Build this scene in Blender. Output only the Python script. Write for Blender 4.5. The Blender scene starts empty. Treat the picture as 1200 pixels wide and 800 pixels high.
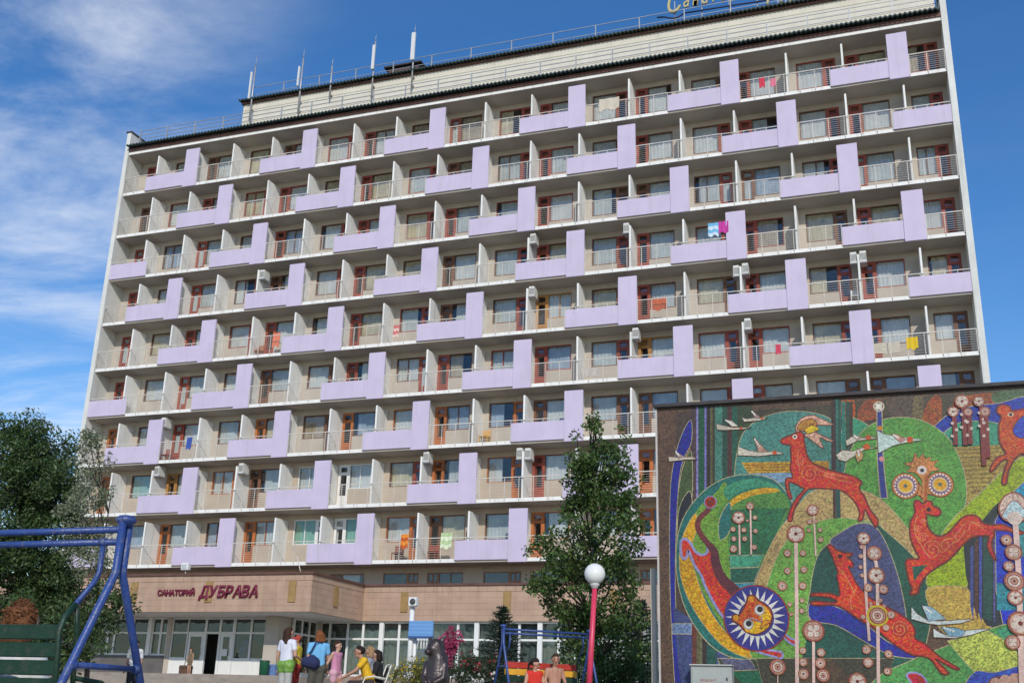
import bpy, bmesh, math, random
import numpy as np
from mathutils import Vector, Matrix

S = bpy.context.scene
COL = S.collection
rnd = random.Random(7)
R3 = math.radians

# ------------------------------------------------------------------ camera
EYE = Vector((46.312, -51.811, 1.5))
FPX = 1275.7
RIGHT = Vector((0.94236426, 0.33340867, 0.02807601)).normalized()
FWD = Vector((-0.32437265, 0.8897917, 0.32101885)).normalized()
UP = RIGHT.cross(FWD).normalized()
cam = bpy.data.cameras.new('camera')
cam.sensor_width = 36
cam.lens = 36 * FPX / 1200
cam.clip_end = 5000
co = bpy.data.objects.new('camera', cam)
co.matrix_world = Matrix((
    (RIGHT.x, UP.x, -FWD.x, EYE.x),
    (RIGHT.y, UP.y, -FWD.y, EYE.y),
    (RIGHT.z, UP.z, -FWD.z, EYE.z), (0, 0, 0, 1)))
COL.objects.link(co)
S.camera = co

# ------------------------------------------------------------------ light
SUN_AZ, SUN_EL = R3(25), R3(31)          # 25 degrees to the right of the facade's normal
sd = Vector((math.sin(SUN_AZ) * math.cos(SUN_EL), -math.cos(SUN_AZ) * math.cos(SUN_EL), math.sin(SUN_EL)))
sl = bpy.data.lights.new('sun', 'SUN')
sl.energy = 2.8
sl.angle = R3(0.5)
sl.color = (1.0, 0.94, 0.85)
so = bpy.data.objects.new('sun', sl)
so.rotation_euler = sd.to_track_quat('Z', 'Y').to_euler()
so.location = (40, -60, 40)
COL.objects.link(so)
S.view_settings.view_transform = 'Standard'
S.view_settings.look = 'None'
S.view_settings.exposure = 0.0
S.view_settings.gamma = 1.0

w = bpy.data.worlds.new('World')
S.world = w
w.use_nodes = True
nt = w.node_tree
nt.nodes.clear()
N = lambda t: nt.nodes.new(t)
out = N('ShaderNodeOutputWorld')
bg = N('ShaderNodeBackground')
bg.inputs['Strength'].default_value = 0.15
sky = N('ShaderNodeTexSky')
sky.sky_type = 'NISHITA'
sky.sun_disc = False
sky.sun_elevation = SUN_EL
sky.sun_rotation = math.pi - SUN_AZ
sky.air_density = 1.0
sky.dust_density = 0.25
sky.ozone_density = 2.5
tc = N('ShaderNodeTexCoord')
sep = N('ShaderNodeSeparateXYZ')
nt.links.new(tc.outputs['Generated'], sep.inputs[0])
def wm(op, a, b=None, c=None):
    n = N('ShaderNodeMath'); n.operation = op
    for i, v in enumerate((a, b, c)):
        if v is None: continue
        if isinstance(v, (int, float)): n.inputs[i].default_value = v
        else: nt.links.new(v, n.inputs[i])
    return n.outputs[0]
# cirrus lies on a high flat layer: direction divided by its height
zc = wm('MAXIMUM', sep.outputs[2], 0.03)
cx = wm('DIVIDE', sep.outputs[0], zc)
cy = wm('DIVIDE', sep.outputs[1], zc)
cmb = N('ShaderNodeCombineXYZ')
nt.links.new(wm('MULTIPLY', wm('ADD', cx, wm('MULTIPLY', cy, 0.45)), 0.75), cmb.inputs[0])
nt.links.new(wm('MULTIPLY', cy, 1.5), cmb.inputs[1])
nz = N('ShaderNodeTexNoise')
nz.inputs['Scale'].default_value = 1.15
nz.inputs['Detail'].default_value = 9
nz.inputs['Roughness'].default_value = 0.62
nz.inputs['Distortion'].default_value = 0.5
nt.links.new(cmb.outputs[0], nz.inputs['Vector'])
mr = N('ShaderNodeMapRange')
mr.interpolation_type = 'SMOOTHSTEP'
mr.inputs[1].default_value = 0.38; mr.inputs[2].default_value = 0.80
nt.links.new(nz.outputs['Fac'], mr.inputs[0])
# the cloud bank fills the western half of the sky and thins out eastward
az = wm('DIVIDE', sep.outputs[0], wm('MAXIMUM', wm('ABSOLUTE', sep.outputs[1]), 0.05))
mk = N('ShaderNodeMapRange')
mk.interpolation_type = 'SMOOTHSTEP'
mk.inputs[1].default_value = -0.56; mk.inputs[2].default_value = -0.98
mk.inputs[3].default_value = 0.03; mk.inputs[4].default_value = 1.0
nt.links.new(az, mk.inputs[0])
fac = wm('MULTIPLY', wm('MULTIPLY', mr.outputs[0], mk.outputs[0]), 0.85)
hs = N('ShaderNodeHueSaturation')
hs.inputs['Saturation'].default_value = 1.3
hs.inputs['Value'].default_value = 1.0
hs.inputs['Hue'].default_value = 0.506
nt.links.new(sky.outputs[0], hs.inputs['Color'])
mx = N('ShaderNodeMix'); mx.data_type = 'RGBA'
nt.links.new(fac, mx.inputs[0])
nt.links.new(hs.outputs[0], mx.inputs[6])
mx.inputs[7].default_value = (6.0, 6.35, 6.9, 1)
nt.links.new(mx.outputs[2], bg.inputs['Color'])
nt.links.new(bg.outputs[0], out.inputs[0])

# ------------------------------------------------------------------ survey: the photograph's rays meet known planes
def ray(u, v):
    return RIGHT * ((u - 600) / FPX) - UP * ((v - 400) / FPX) + FWD
def atY(u, v, Y):
    d = ray(u, v); return EYE + d * ((Y - EYE.y) / d.y)
def atD(u, v, D):
    return EYE + ray(u, v) * D

# ------------------------------------------------------------------ materials
def lin(c):
    return tuple((x / 255 / 12.92) if x / 255 <= 0.04045 else ((x / 255 + 0.055) / 1.055) ** 2.4 for x in c)
MATS = {}
def mat(name, col, rough=0.7, var=0.12, scale=3.0, bump=0.0, bscale=40.0, metal=0.0, spec=0.5, stain=None, sscale=0.7, samt=0.5, streak=False, coat=0):
    if name in MATS: return MATS[name]
    m = bpy.data.materials.new(name); m.use_nodes = True
    t = m.node_tree; b = t.nodes['Principled BSDF']
    b.inputs['Roughness'].default_value = rough
    b.inputs['Metallic'].default_value = metal
    b.inputs['Specular IOR Level'].default_value = spec
    b.inputs['Coat Weight'].default_value = coat
    tc = t.nodes.new('ShaderNodeTexCoord')
    src = tc.outputs['Object']
    geo = t.nodes.new('ShaderNodeNewGeometry')
    n = t.nodes.new('ShaderNodeTexNoise'); n.inputs['Scale'].default_value = scale; n.inputs['Detail'].default_value = 6
    t.links.new(geo.outputs['Position'], n.inputs['Vector'])
    mp = t.nodes.new('ShaderNodeMapRange')
    mp.inputs[1].default_value = 0.25; mp.inputs[2].default_value = 0.75
    mp.inputs[3].default_value = 1 - var; mp.inputs[4].default_value = 1 + var
    t.links.new(n.outputs['Fac'], mp.inputs[0])
    vm = t.nodes.new('ShaderNodeVectorMath'); vm.operation = 'SCALE'
    vm.inputs[0].default_value = col
    t.links.new(mp.outputs[0], vm.inputs['Scale'])
    last = vm.outputs[0]
    if stain:
        n2 = t.nodes.new('ShaderNodeTexNoise'); n2.inputs['Scale'].default_value = sscale; n2.inputs['Detail'].default_value = 8
        n2.inputs['Roughness'].default_value = 0.65
        if streak:
            mpp = t.nodes.new('ShaderNodeMapping'); mpp.inputs['Scale'].default_value = (4, 4, 0.35)
            t.links.new(geo.outputs['Position'], mpp.inputs[0]); t.links.new(mpp.outputs[0], n2.inputs['Vector'])
        else:
            t.links.new(geo.outputs['Position'], n2.inputs['Vector'])
        m2 = t.nodes.new('ShaderNodeMapRange'); m2.interpolation_type = 'SMOOTHSTEP'
        m2.inputs[1].default_value = 0.5; m2.inputs[2].default_value = 0.78; m2.inputs[4].default_value = samt
        t.links.new(n2.outputs['Fac'], m2.inputs[0])
        mm = t.nodes.new('ShaderNodeMix'); mm.data_type = 'RGBA'
        t.links.new(m2.outputs[0], mm.inputs[0]); t.links.new(last, mm.inputs[6])
        mm.inputs[7].default_value = (*stain, 1)
        last = mm.outputs[2]
    t.links.new(last, b.inputs['Base Color'])
    if bump:
        n3 = t.nodes.new('ShaderNodeTexNoise'); n3.inputs['Scale'].default_value = bscale; n3.inputs['Detail'].default_value = 4
        t.links.new(geo.outputs['Position'], n3.inputs['Vector'])
        bp = t.nodes.new('ShaderNodeBump'); bp.inputs['Strength'].default_value = bump; bp.inputs['Distance'].default_value = 0.02
        t.links.new(n3.outputs['Fac'], bp.inputs['Height']); t.links.new(bp.outputs[0], b.inputs['Normal'])
    MATS[name] = m
    return m

def mosaic(col, amp=0.36, sc=42):
    """small set stones: every stone its own tone"""
    key = 'mosaic_%d_%d_%d_%d' % (*col, int(amp * 100))
    if key in MATS: return MATS[key]
    m = bpy.data.materials.new(key); m.use_nodes = True
    t = m.node_tree; b = t.nodes['Principled BSDF']
    b.inputs['Roughness'].default_value = 0.45
    geo = t.nodes.new('ShaderNodeNewGeometry')
    v = t.nodes.new('ShaderNodeTexVoronoi'); v.inputs['Scale'].default_value = sc
    t.links.new(geo.outputs['Position'], v.inputs['Vector'])
    sp = t.nodes.new('ShaderNodeSeparateColor'); t.links.new(v.outputs['Color'], sp.inputs[0])
    mp = t.nodes.new('ShaderNodeMapRange'); mp.inputs[3].default_value = 1 - amp; mp.inputs[4].default_value = 1 + amp * 1.15
    t.links.new(sp.outputs[0], mp.inputs[0])
    n = t.nodes.new('ShaderNodeTexNoise'); n.inputs['Scale'].default_value = 1.7; n.inputs['Detail'].default_value = 5
    t.links.new(geo.outputs['Position'], n.inputs['Vector'])
    mp2 = t.nodes.new('ShaderNodeMapRange'); mp2.inputs[1].default_value = .3; mp2.inputs[2].default_value = .7
    mp2.inputs[3].default_value = 0.82; mp2.inputs[4].default_value = 1.18
    t.links.new(n.outputs['Fac'], mp2.inputs[0])
    mu = t.nodes.new('ShaderNodeMath'); mu.operation = 'MULTIPLY'
    t.links.new(mp.outputs[0], mu.inputs[0]); t.links.new(mp2.outputs[0], mu.inputs[1])
    hsv = t.nodes.new('ShaderNodeHueSaturation')
    hsv.inputs['Saturation'].default_value = 1.08
    hsv.inputs['Color'].default_value = (*[x * 0.76 for x in lin(col)], 1)
    h2 = t.nodes.new('ShaderNodeMapRange'); h2.inputs[3].default_value = 0.475; h2.inputs[4].default_value = 0.525
    t.links.new(sp.outputs[1], h2.inputs[0]); t.links.new(h2.outputs[0], hsv.inputs['Hue'])
    t.links.new(mu.outputs[0], hsv.inputs['Value'])
    t.links.new(hsv.outputs[0], b.inputs['Base Color'])
    bp = t.nodes.new('ShaderNodeBump'); bp.inputs['Strength'].default_value = 0.25; bp.inputs['Distance'].default_value = 0.006
    t.links.new(v.outputs['Distance'], bp.inputs['Height']); bp.invert = True
    t.links.new(bp.outputs[0], b.inputs['Normal'])
    MATS[key] = m
    return m

def leafmat(name, col, var=0.35, trans=0.3, hue=0.03):
    m = bpy.data.materials.new(name); m.use_nodes = True
    t = m.node_tree; b = t.nodes['Principled BSDF']
    b.inputs['Roughness'].default_value = 0.5
    geo = t.nodes.new('ShaderNodeNewGeometry')
    hsv = t.nodes.new('ShaderNodeHueSaturation'); hsv.inputs['Color'].default_value = (*col, 1)
    mp = t.nodes.new('ShaderNodeMapRange'); mp.inputs[3].default_value = 1 - var; mp.inputs[4].default_value = 1 + var
    t.links.new(geo.outputs['Random Per Island'], mp.inputs[0]); t.links.new(mp.outputs[0], hsv.inputs['Value'])
    wn = t.nodes.new('ShaderNodeTexWhiteNoise'); wn.noise_dimensions = '1D'
    t.links.new(geo.outputs['Random Per Island'], wn.inputs['W'])
    mp2 = t.nodes.new('ShaderNodeMapRange'); mp2.inputs[3].default_value = 0.5 - hue; mp2.inputs[4].default_value = 0.5 + hue
    t.links.new(wn.outputs['Value'], mp2.inputs[0]); t.links.new(mp2.outputs[0], hsv.inputs['Hue'])
    t.links.new(hsv.outputs[0], b.inputs['Base Color'])
    tr = t.nodes.new('ShaderNodeBsdfTranslucent'); t.links.new(hsv.outputs[0], tr.inputs['Color'])
    ms = t.nodes.new('ShaderNodeMixShader'); ms.inputs[0].default_value = trans
    o = t.nodes['Material Output']
    t.links.new(b.outputs[0], ms.inputs[1]); t.links.new(tr.outputs[0], ms.inputs[2]); t.links.new(ms.outputs[0], o.inputs[0])
    MATS[name] = m
    return m

def glassmat(name, refl=0.12, tint=(0.82, 0.88, 0.88)):
    m = bpy.data.materials.new(name); m.use_nodes = True
    t = m.node_tree; t.nodes.remove(t.nodes['Principled BSDF'])
    o = t.nodes['Material Output']
    tr = t.nodes.new('ShaderNodeBsdfTransparent'); tr.inputs[0].default_value = (*tint, 1)
    gl = t.nodes.new('ShaderNodeBsdfGlossy'); gl.inputs['Roughness'].default_value = 0.03
    geo = t.nodes.new('ShaderNodeNewGeometry')
    n = t.nodes.new('ShaderNodeTexNoise'); n.inputs['Scale'].default_value = 1.1
    t.links.new(geo.outputs['Position'], n.inputs['Vector'])
    bp = t.nodes.new('ShaderNodeBump'); bp.inputs['Strength'].default_value = 0.12; bp.inputs['Distance'].default_value = 0.1
    t.links.new(n.outputs['Fac'], bp.inputs['Height']); t.links.new(bp.outputs[0], gl.inputs['Normal'])
    lw = t.nodes.new('ShaderNodeLayerWeight'); lw.inputs[0].default_value = 0.25
    ad = t.nodes.new('ShaderNodeMath'); ad.operation = 'MULTIPLY_ADD'
    t.links.new(lw.outputs['Fresnel'], ad.inputs[0]); ad.inputs[1].default_value = 0.55; ad.inputs[2].default_value = refl
    ad.use_clamp = True
    ms = t.nodes.new('ShaderNodeMixShader'); t.links.new(ad.outputs[0], ms.inputs[0])
    t.links.new(tr.outputs[0], ms.inputs[1]); t.links.new(gl.outputs[0], ms.inputs[2]); t.links.new(ms.outputs[0], o.inputs[0])
    MATS[name] = m
    return m

PLASTER = mat('cream_plaster', (0.485, 0.43, 0.36), 0.85, 0.10, 1.3, 0.25, 25, stain=(0.34, 0.28, 0.22), sscale=0.5, samt=0.35, streak=True)
PLASTERT = mat('tan_plaster', (0.47, 0.39, 0.305), 0.85, 0.10, 1.3, 0.25, 25, stain=(0.34, 0.28, 0.22), sscale=0.5, samt=0.35, streak=True)
WHITEP = mat('white_painted_concrete', (0.83, 0.82, 0.77), 0.85, 0.08, 1.5, 0.3, 20, stain=(0.36, 0.33, 0.28), sscale=1.1, samt=0.65, streak=True)
SOFFIT = mat('grey_concrete_soffit', (0.45, 0.41, 0.35), 0.9, 0.10, 0.8, 0.2, 20, stain=(0.32, 0.28, 0.24), sscale=0.6, samt=0.5)
ENDW = mat('end_wall_paint', (0.68, 0.68, 0.63), 0.9, 0.12, 0.8, 0.3, 12, stain=(0.36, 0.36, 0.32), sscale=0.7, samt=0.6, streak=True)
LILAC = mat('lilac_paint', (0.585, 0.51, 0.65), 0.75, 0.06, 0.9, 0.2, 30, stain=(0.47, 0.42, 0.50), sscale=1.1, samt=0.6, streak=True)
RAIL = mat('white_rail_paint', (0.62, 0.58, 0.51), 0.5, 0.1, 4, stain=(0.35, 0.2, 0.12), sscale=3, samt=0.5)
REDW = mat('red_brown_joinery', (0.30, 0.06, 0.036), 0.55, 0.3, 2.0)
ORAW = mat('orange_brown_joinery', (0.42, 0.13, 0.035), 0.55, 0.3, 2.0)
OCHW = mat('ochre_joinery', (0.42, 0.20, 0.05), 0.55, 0.25, 2.0)
BRNW = mat('brown_joinery', (0.17, 0.075, 0.04), 0.6, 0.3, 2.0)
WHTW = mat('white_joinery', (0.78, 0.78, 0.75), 0.4, 0.05, 2.0)
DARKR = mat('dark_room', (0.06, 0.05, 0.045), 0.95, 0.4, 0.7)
CURT = [mat('curtain_pale', (0.66, 0.68, 0.68), 0.9, 0.12, 2.2), mat('curtain_grey', (0.54, 0.58, 0.59), 0.9, 0.15, 2.2),
        mat('curtain_cream', (0.60, 0.53, 0.36), 0.9, 0.25, 2.2), mat('curtain_green', (0.25, 0.47, 0.36), 0.9, 0.15, 2.2),
        mat('curtain_aqua', (0.35, 0.55, 0.55), 0.9, 0.15, 2.2),
        mat('curtain_sand', (0.46, 0.38, 0.27), 0.9, 0.2, 2.2), mat('curtain_blue_grey', (0.38, 0.45, 0.55), 0.9, 0.2, 2.2)]
GLASS = glassmat('window_glass', 0.05, (0.93, 0.94, 0.93))
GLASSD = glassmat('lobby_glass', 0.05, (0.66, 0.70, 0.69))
ROOFD = mat('dark_green_corrugated_roofing', (0.025, 0.045, 0.042), 0.55, 0.4, 2.0)
BROWNB = mat('brown_fascia_board', (0.13, 0.06, 0.045), 0.7, 0.3, 2.0)
METAL = mat('grey_galvanised_metal', (0.42, 0.42, 0.42), 0.45, 0.15, 3.0, metal=0.4)
STONE = mat('pink_tan_stone', (0.46, 0.31, 0.218), 0.75, 0.14, 1.6, 0.3, 50, stain=(0.30, 0.19, 0.12), sscale=0.5, samt=0.6, streak=True)
STONE2 = mat('pink_tan_stone_joints', (0.41, 0.275, 0.18), 0.85, 0.12, 1.6, 0.2, 50)
OCHRE = mat('ochre_strip', (0.34, 0.21, 0.075), 0.7, 0.2, 4.0, 0.2, 60)
SLATE = mat('grey_slate_plinth', (0.12, 0.11, 0.105), 0.6, 0.25, 2.0, 0.3, 20)
BLUEP = mat('blue_plinth_paint', (0.12, 0.22, 0.45), 0.6, 0.12, 3.0)
SIGNR = mat('crimson_sign_letters', (0.17, 0.012, 0.04), 0.4, 0.1, 3.0)
COPING = mat('dark_coping', (0.05, 0.042, 0.04), 0.7, 0.3, 6.0, 0.4, 30)
BLUES = mat('blue_swing_paint', (0.028, 0.065, 0.235), 0.38, 0.18, 9.0, 0.2, 60, stain=(0.17, 0.17, 0.19), sscale=22, samt=0.9)
GREENS = mat('green_swing_paint', (0.006, 0.036, 0.016), 0.5, 0.25, 9.0, 0.2, 50, stain=(0.06, 0.055, 0.04), sscale=18, samt=0.8)
REDS = mat('red_swing_paint', (0.44, 0.04, 0.025), 0.4, 0.15, 6.0)
YELS = mat('yellow_swing_paint', (0.70, 0.36, 0.03), 0.4, 0.12, 6.0)
BRONZE = mat('dark_bronze', (0.05, 0.034, 0.031), 0.33, 0.3, 9.0, 0.35, 35, metal=0.25, spec=0.7)
GLOBE = mat('white_globe_glass', (0.80, 0.80, 0.76), 0.18, 0.04, 3.0, stain=(0.5, 0.48, 0.42), sscale=5, samt=0.35)
PINKP = mat('pink_red_pole_paint', (0.62, 0.045, 0.10), 0.4, 0.12, 5.0)
BARK = mat('brown_bark', (0.09, 0.07, 0.055), 0.9, 0.4, 8.0, 0.8, 30)
GROUND = mat('dusty_paving', (0.25, 0.23, 0.20), 0.95, 0.2, 0.8, 0.4, 8)
STEPM = mat('worn_stone_steps', (0.30, 0.255, 0.21), 0.85, 0.2, 2.5, 0.4, 20)

# ------------------------------------------------------------------ mesh helpers
def woff(o):
    v = Vector((0, 0, 0))
    while o is not None:
        v += o.location; o = o.parent
    return v
def tag(o, label=None, cat=None, group=None, kind=None):
    for k, v in (('label', label), ('category', cat), ('group', group), ('kind', kind)):
        if v: o[k] = v
    return o
def empty(name, loc, label, cat, group=None, rz=0):
    o = bpy.data.objects.new(name, None); COL.objects.link(o)
    o.location = loc; o.rotation_euler.z = rz
    o.empty_display_size = 0.2
    return tag(o, label, cat, group)
def link(name, me, parent=None, loc=(0, 0, 0), rot=None):
    o = bpy.data.objects.new(name, me); COL.objects.link(o)
    o.parent = parent; o.location = loc
    if rot: o.rotation_euler = rot
    return o

class MB:
    def __init__(s): s.v = []; s.f = []; s.m = []; s.sm = []
    def add(s, v, f, m=0, smooth=False):
        k = len(s.v); s.v += [tuple(p) for p in v]
        for q in f: s.f.append(tuple(i + k for i in q)); s.m.append(m); s.sm.append(smooth)
        return s
    def box(s, x0, x1, y0, y1, z0, z1, m=0):
        return s.add([(x0, y0, z0), (x1, y0, z0), (x1, y1, z0), (x0, y1, z0), (x0, y0, z1), (x1, y0, z1), (x1, y1, z1), (x0, y1, z1)],
                     [(0, 3, 2, 1), (4, 5, 6, 7), (0, 1, 5, 4), (1, 2, 6, 5), (2, 3, 7, 6), (3, 0, 4, 7)], m)
    def bar(s, a, b, wx, wz, m=0, side=None):
        a = Vector(a); b = Vector(b); d = (b - a).normalized()
        sd_ = Vector(side) if side else (Vector((0, 0, 1)).cross(d) if abs(d.z) < .95 else Vector((1, 0, 0)))
        sd_ = (sd_ - d * sd_.dot(d)).normalized(); u = d.cross(sd_)
        v = []
        for p in (a, b):
            for i, j in ((-1, -1), (1, -1), (1, 1), (-1, 1)): v.append(p + sd_ * (i * wx / 2) + u * (j * wz / 2))
        return s.add(v, [(3, 2, 1, 0), (4, 5, 6, 7), (0, 1, 5, 4), (1, 2, 6, 5), (2, 3, 7, 6), (3, 0, 4, 7)], m)
    def tube(s, pts, r, n=8, m=0, smooth=True):
        pts = [Vector(p) for p in pts]; rs = r if isinstance(r, (list, tuple)) else [r] * len(pts)
        v = []; f = []; ref = None
        for i, p in enumerate(pts):
            d = (pts[min(i + 1, len(pts) - 1)] - pts[max(i - 1, 0)]).normalized()
            if ref is None: ref = Vector((0, 0, 1)) if abs(d.z) < .9 else Vector((1, 0, 0))
            a = (ref - d * ref.dot(d)).normalized(); b = d.cross(a); ref = a
            for k in range(n):
                t = 2 * math.pi * k / n
                v.append(p + (a * math.cos(t) + b * math.sin(t)) * rs[i])
        L = len(pts)
        for i in range(L - 1):
            for k in range(n):
                f.append((i * n + k, i * n + (k + 1) % n, (i + 1) * n + (k + 1) % n, (i + 1) * n + k))
        s.add(v, f, m, smooth)
        s.add(v[:n], [tuple(reversed(range(n)))], m); s.add(v[-n:], [tuple(range(n))], m)
        return s
    def lathe(s, prof, c=(0, 0, 0), n=20, m=0, smooth=True):
        v = []; f = []; c = Vector(c)
        for r, z in prof:
            for k in range(n):
                t = 2 * math.pi * k / n; v.append(c + Vector((r * math.cos(t), r * math.sin(t), z)))
        for i in range(len(prof) - 1):
            for k in range(n): f.append((i * n + k, i * n + (k + 1) % n, (i + 1) * n + (k + 1) % n, (i + 1) * n + k))
        s.add(v, f, m, smooth)
        s.add(v[:n], [tuple(reversed(range(n)))], m); s.add(v[-n:], [tuple(range(n))], m)
        return s
    def ball(s, c, r, n=10, m=0):
        rx, ry, rz = r if isinstance(r, (tuple, list)) else (r, r, r); c = Vector(c); v = []; f = []
        h = max(5, n // 2 + 1)
        for i in range(h + 1):
            p = math.pi * i / h
            for k in range(n):
                t = 2 * math.pi * k / n
                v.append(c + Vector((rx * math.sin(p) * math.cos(t), ry * math.sin(p) * math.sin(t), -rz * math.cos(p))))
        for i in range(h):
            for k in range(n): f.append((i * n + k, i * n + (k + 1) % n, (i + 1) * n + (k + 1) % n, (i + 1) * n + k))
        return s.add(v, f, m, True)
    def mesh(s, name, mats, off=Vector((0, 0, 0)), bevel=0, merge=True):
        me = bpy.data.meshes.new(name)
        me.from_pydata([(x - off[0], y - off[1], z - off[2]) for x, y, z in s.v], [], s.f)
        for m in (mats if isinstance(mats, (list, tuple)) else [mats]): me.materials.append(m)
        me.polygons.foreach_set('material_index', s.m)
        me.polygons.foreach_set('use_smooth', s.sm)
        bm = bmesh.new(); bm.from_mesh(me)
        if merge: bmesh.ops.remove_doubles(bm, verts=bm.verts, dist=1e-5)
        bmesh.ops.recalc_face_normals(bm, faces=bm.faces)
        if bevel:
            bmesh.ops.bevel(bm, geom=[e for e in bm.edges if e.calc_face_angle(0) > .6], offset=bevel, segments=1, affect='EDGES', clamp_overlap=True)
        bm.to_mesh(me); bm.free()
        return me
    def build(s, name, mats, parent=None, kind=None, label=None, cat=None, group=None, bevel=0, base=None, merge=True):
        off = woff(parent) if parent is not None else Vector(base if base is not None else (0, 0, 0))
        o = link(name, s.mesh(name, mats, off, bevel, merge), parent, (0, 0, 0) if parent is not None else off)
        return tag(o, label, cat, group, kind)

def evaluated(me, mods):
    o = bpy.data.objects.new('tmp', me); COL.objects.link(o)
    for t, kw in mods:
        md = o.modifiers.new(t, t)
        for k, v in kw.items(): setattr(md, k, v)
    dg = bpy.context.evaluated_depsgraph_get(); dg.update()
    r = bpy.data.meshes.new_from_object(o.evaluated_get(dg))
    bpy.data.objects.remove(o)
    return r

def text_mesh(ch, size, extrude, shear=0, bold=0):
    c = bpy.data.curves.new('txt', 'FONT'); c.body = ch; c.size = size; c.extrude = extrude; c.shear = shear; c.bevel_depth = bold; c.bevel_resolution = 0
    c.resolution_u = 3
    o = bpy.data.objects.new('txt', c); COL.objects.link(o)
    dg = bpy.context.evaluated_depsgraph_get(); dg.update()
    me = bpy.data.meshes.new_from_object(o.evaluated_get(dg))
    bpy.data.objects.remove(o)
    return me
def write(text, x0, x1, zb, zt, y, m, parent, shear=0, bold=0, extrude=0.03, name='letter', gap=0.12, slope=0):
    """letters one by one on a wall that faces -Y"""
    ms = []
    for ch in text:
        if ch == ' ': ms.append(None); continue
        me = text_mesh(ch, 1.0, 0.0, shear, 0)
        a = np.array([v.co[:] for v in me.vertices]); ms.append((ch, a[:, 0].min(), a[:, 0].max(), a[:, 1].max()))
    cap = max(q[3] for q in ms if q)
    k = (zt - zb) / cap
    tot = sum((q[2] - q[1]) if q else 0.3 for q in ms) * k
    g = gap * (zt - zb)
    sx = (x1 - x0 - g * (len(ms) - 1)) / tot
    x = x0; off = woff(parent)
    for q in ms:
        if q is None: x += 0.3 * k * sx + g; continue
        me = text_mesh(q[0], k, extrude, shear, bold * k)
        me.materials.clear(); me.materials.append(m)
        for v in me.vertices:
            X, Yv, Z = v.co
            v.co = (x + (X - q[1] * k) * sx - off.x, y - Z - off.y, zb + Yv + slope * (x - x0) - off.z)
        me.update()
        link(name, me, parent)
        x += (q[2] - q[1]) * k * sx + g

# ------------------------------------------------------------------ ground
def gz(y):
    ks = [(-60, -0.3), (-52, 0.0), (-46, 0.75), (-40, 1.1), (-30, 1.5), (-20, 1.8), (-10.5, 2.05), (0, 2.1), (2000, 2.1)]
    if y <= -60: return -0.3
    for (a, za), (b, zb) in zip(ks, ks[1:]):
        if a <= y <= b: return za + (zb - za) * (y - a) / (b - a)
    return 2.1
g = MB(); ys = [-900, -60, -56, -52, -49, -46, -43, -40, -35, -30, -25, -20, -15, -10.5, -5, 0, 60, 300, 2500]
xs = [-2500, -300, -60, -20, 0, 20, 40, 60, 100, 300, 2500]
gv = [(x, y, gz(y)) for y in ys for x in xs]
g.add(gv, [(j * len(xs) + i, j * len(xs) + i + 1, (j + 1) * len(xs) + i + 1, (j + 1) * len(xs) + i) for j in range(len(ys) - 1) for i in range(len(xs) - 1)])
g.build('ground', GROUND, kind='structure')

# ------------------------------------------------------------------ the sanatorium: 18 bays, nine balcony storeys
W = 2.8560229; H = 3.0; ZT = 35.2274; XR = 50.3; BY = 1.36
ROWN = ['top', 'second', 'third', 'fourth', 'fifth', 'sixth', 'seventh', 'eighth', 'ninth']
B = empty('sanatorium_building', (25, 6, 2.1), 'tall cream sanatorium block with rows of balconies and lilac stepped panels', 'building')
mb = MB(); mb.box(-0.22, 0.08, -0.1, 14, 2.1, ZT + 1.98); mb.build('end_wall', ENDW, B)
mb = MB(); mb.box(XR, XR + 0.3, -0.1, 14, 2.1, ZT + 1.98); mb.build('end_wall', ENDW, B)
mb = MB(); mb.box(-0.3, 0.14, -0.16, 14, ZT + 1.983, ZT + 2.06); mb.build('wall_coping', COPING, B)
mb = MB(); mb.box(XR - 0.06, XR + 0.36, -0.16, 14, ZT + 1.983, ZT + 2.06); mb.build('wall_coping', COPING, B)
mb = MB(); mb.box(0.08, XR, 13.7, 14, 2.1, ZT + 0.5); mb.build('rear_wall', PLASTER, B)
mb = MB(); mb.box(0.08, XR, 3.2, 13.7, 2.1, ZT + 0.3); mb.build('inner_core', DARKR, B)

SOFF = 0.34 + 0.0          # slab soffit over each storey, relative to that storey's panel top
def opening(b):
    """left, right of the wall opening, split between door and window"""
    if b % 2 == 0:
        return (b - 0.10) * W, (b + 0.62) * W, 'D'
    x0, x1 = (b + 0.01) * W, (b + 0.735) * W
    if b == 17: x0, x1 = (16.99) * W, 17.53 * W
    return x0, x1, 'W'
def opening_parts(b):
    x0, x1, kind = opening(b)
    if b == 0: x0 = 0.62
    dw = 0.66 if b != 17 else 0.62
    if kind == 'D': return (x0, x0 + dw), (x0 + dw, x1)
    return (x1 - dw, x1), (x0, x1 - dw)

WB = [-1.64, -1.64, -1.62, -1.58, -1.42, -1.38, -1.36, -1.36, -1.36, -1.75]   # window sills: the upper storeys have taller windows
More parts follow.
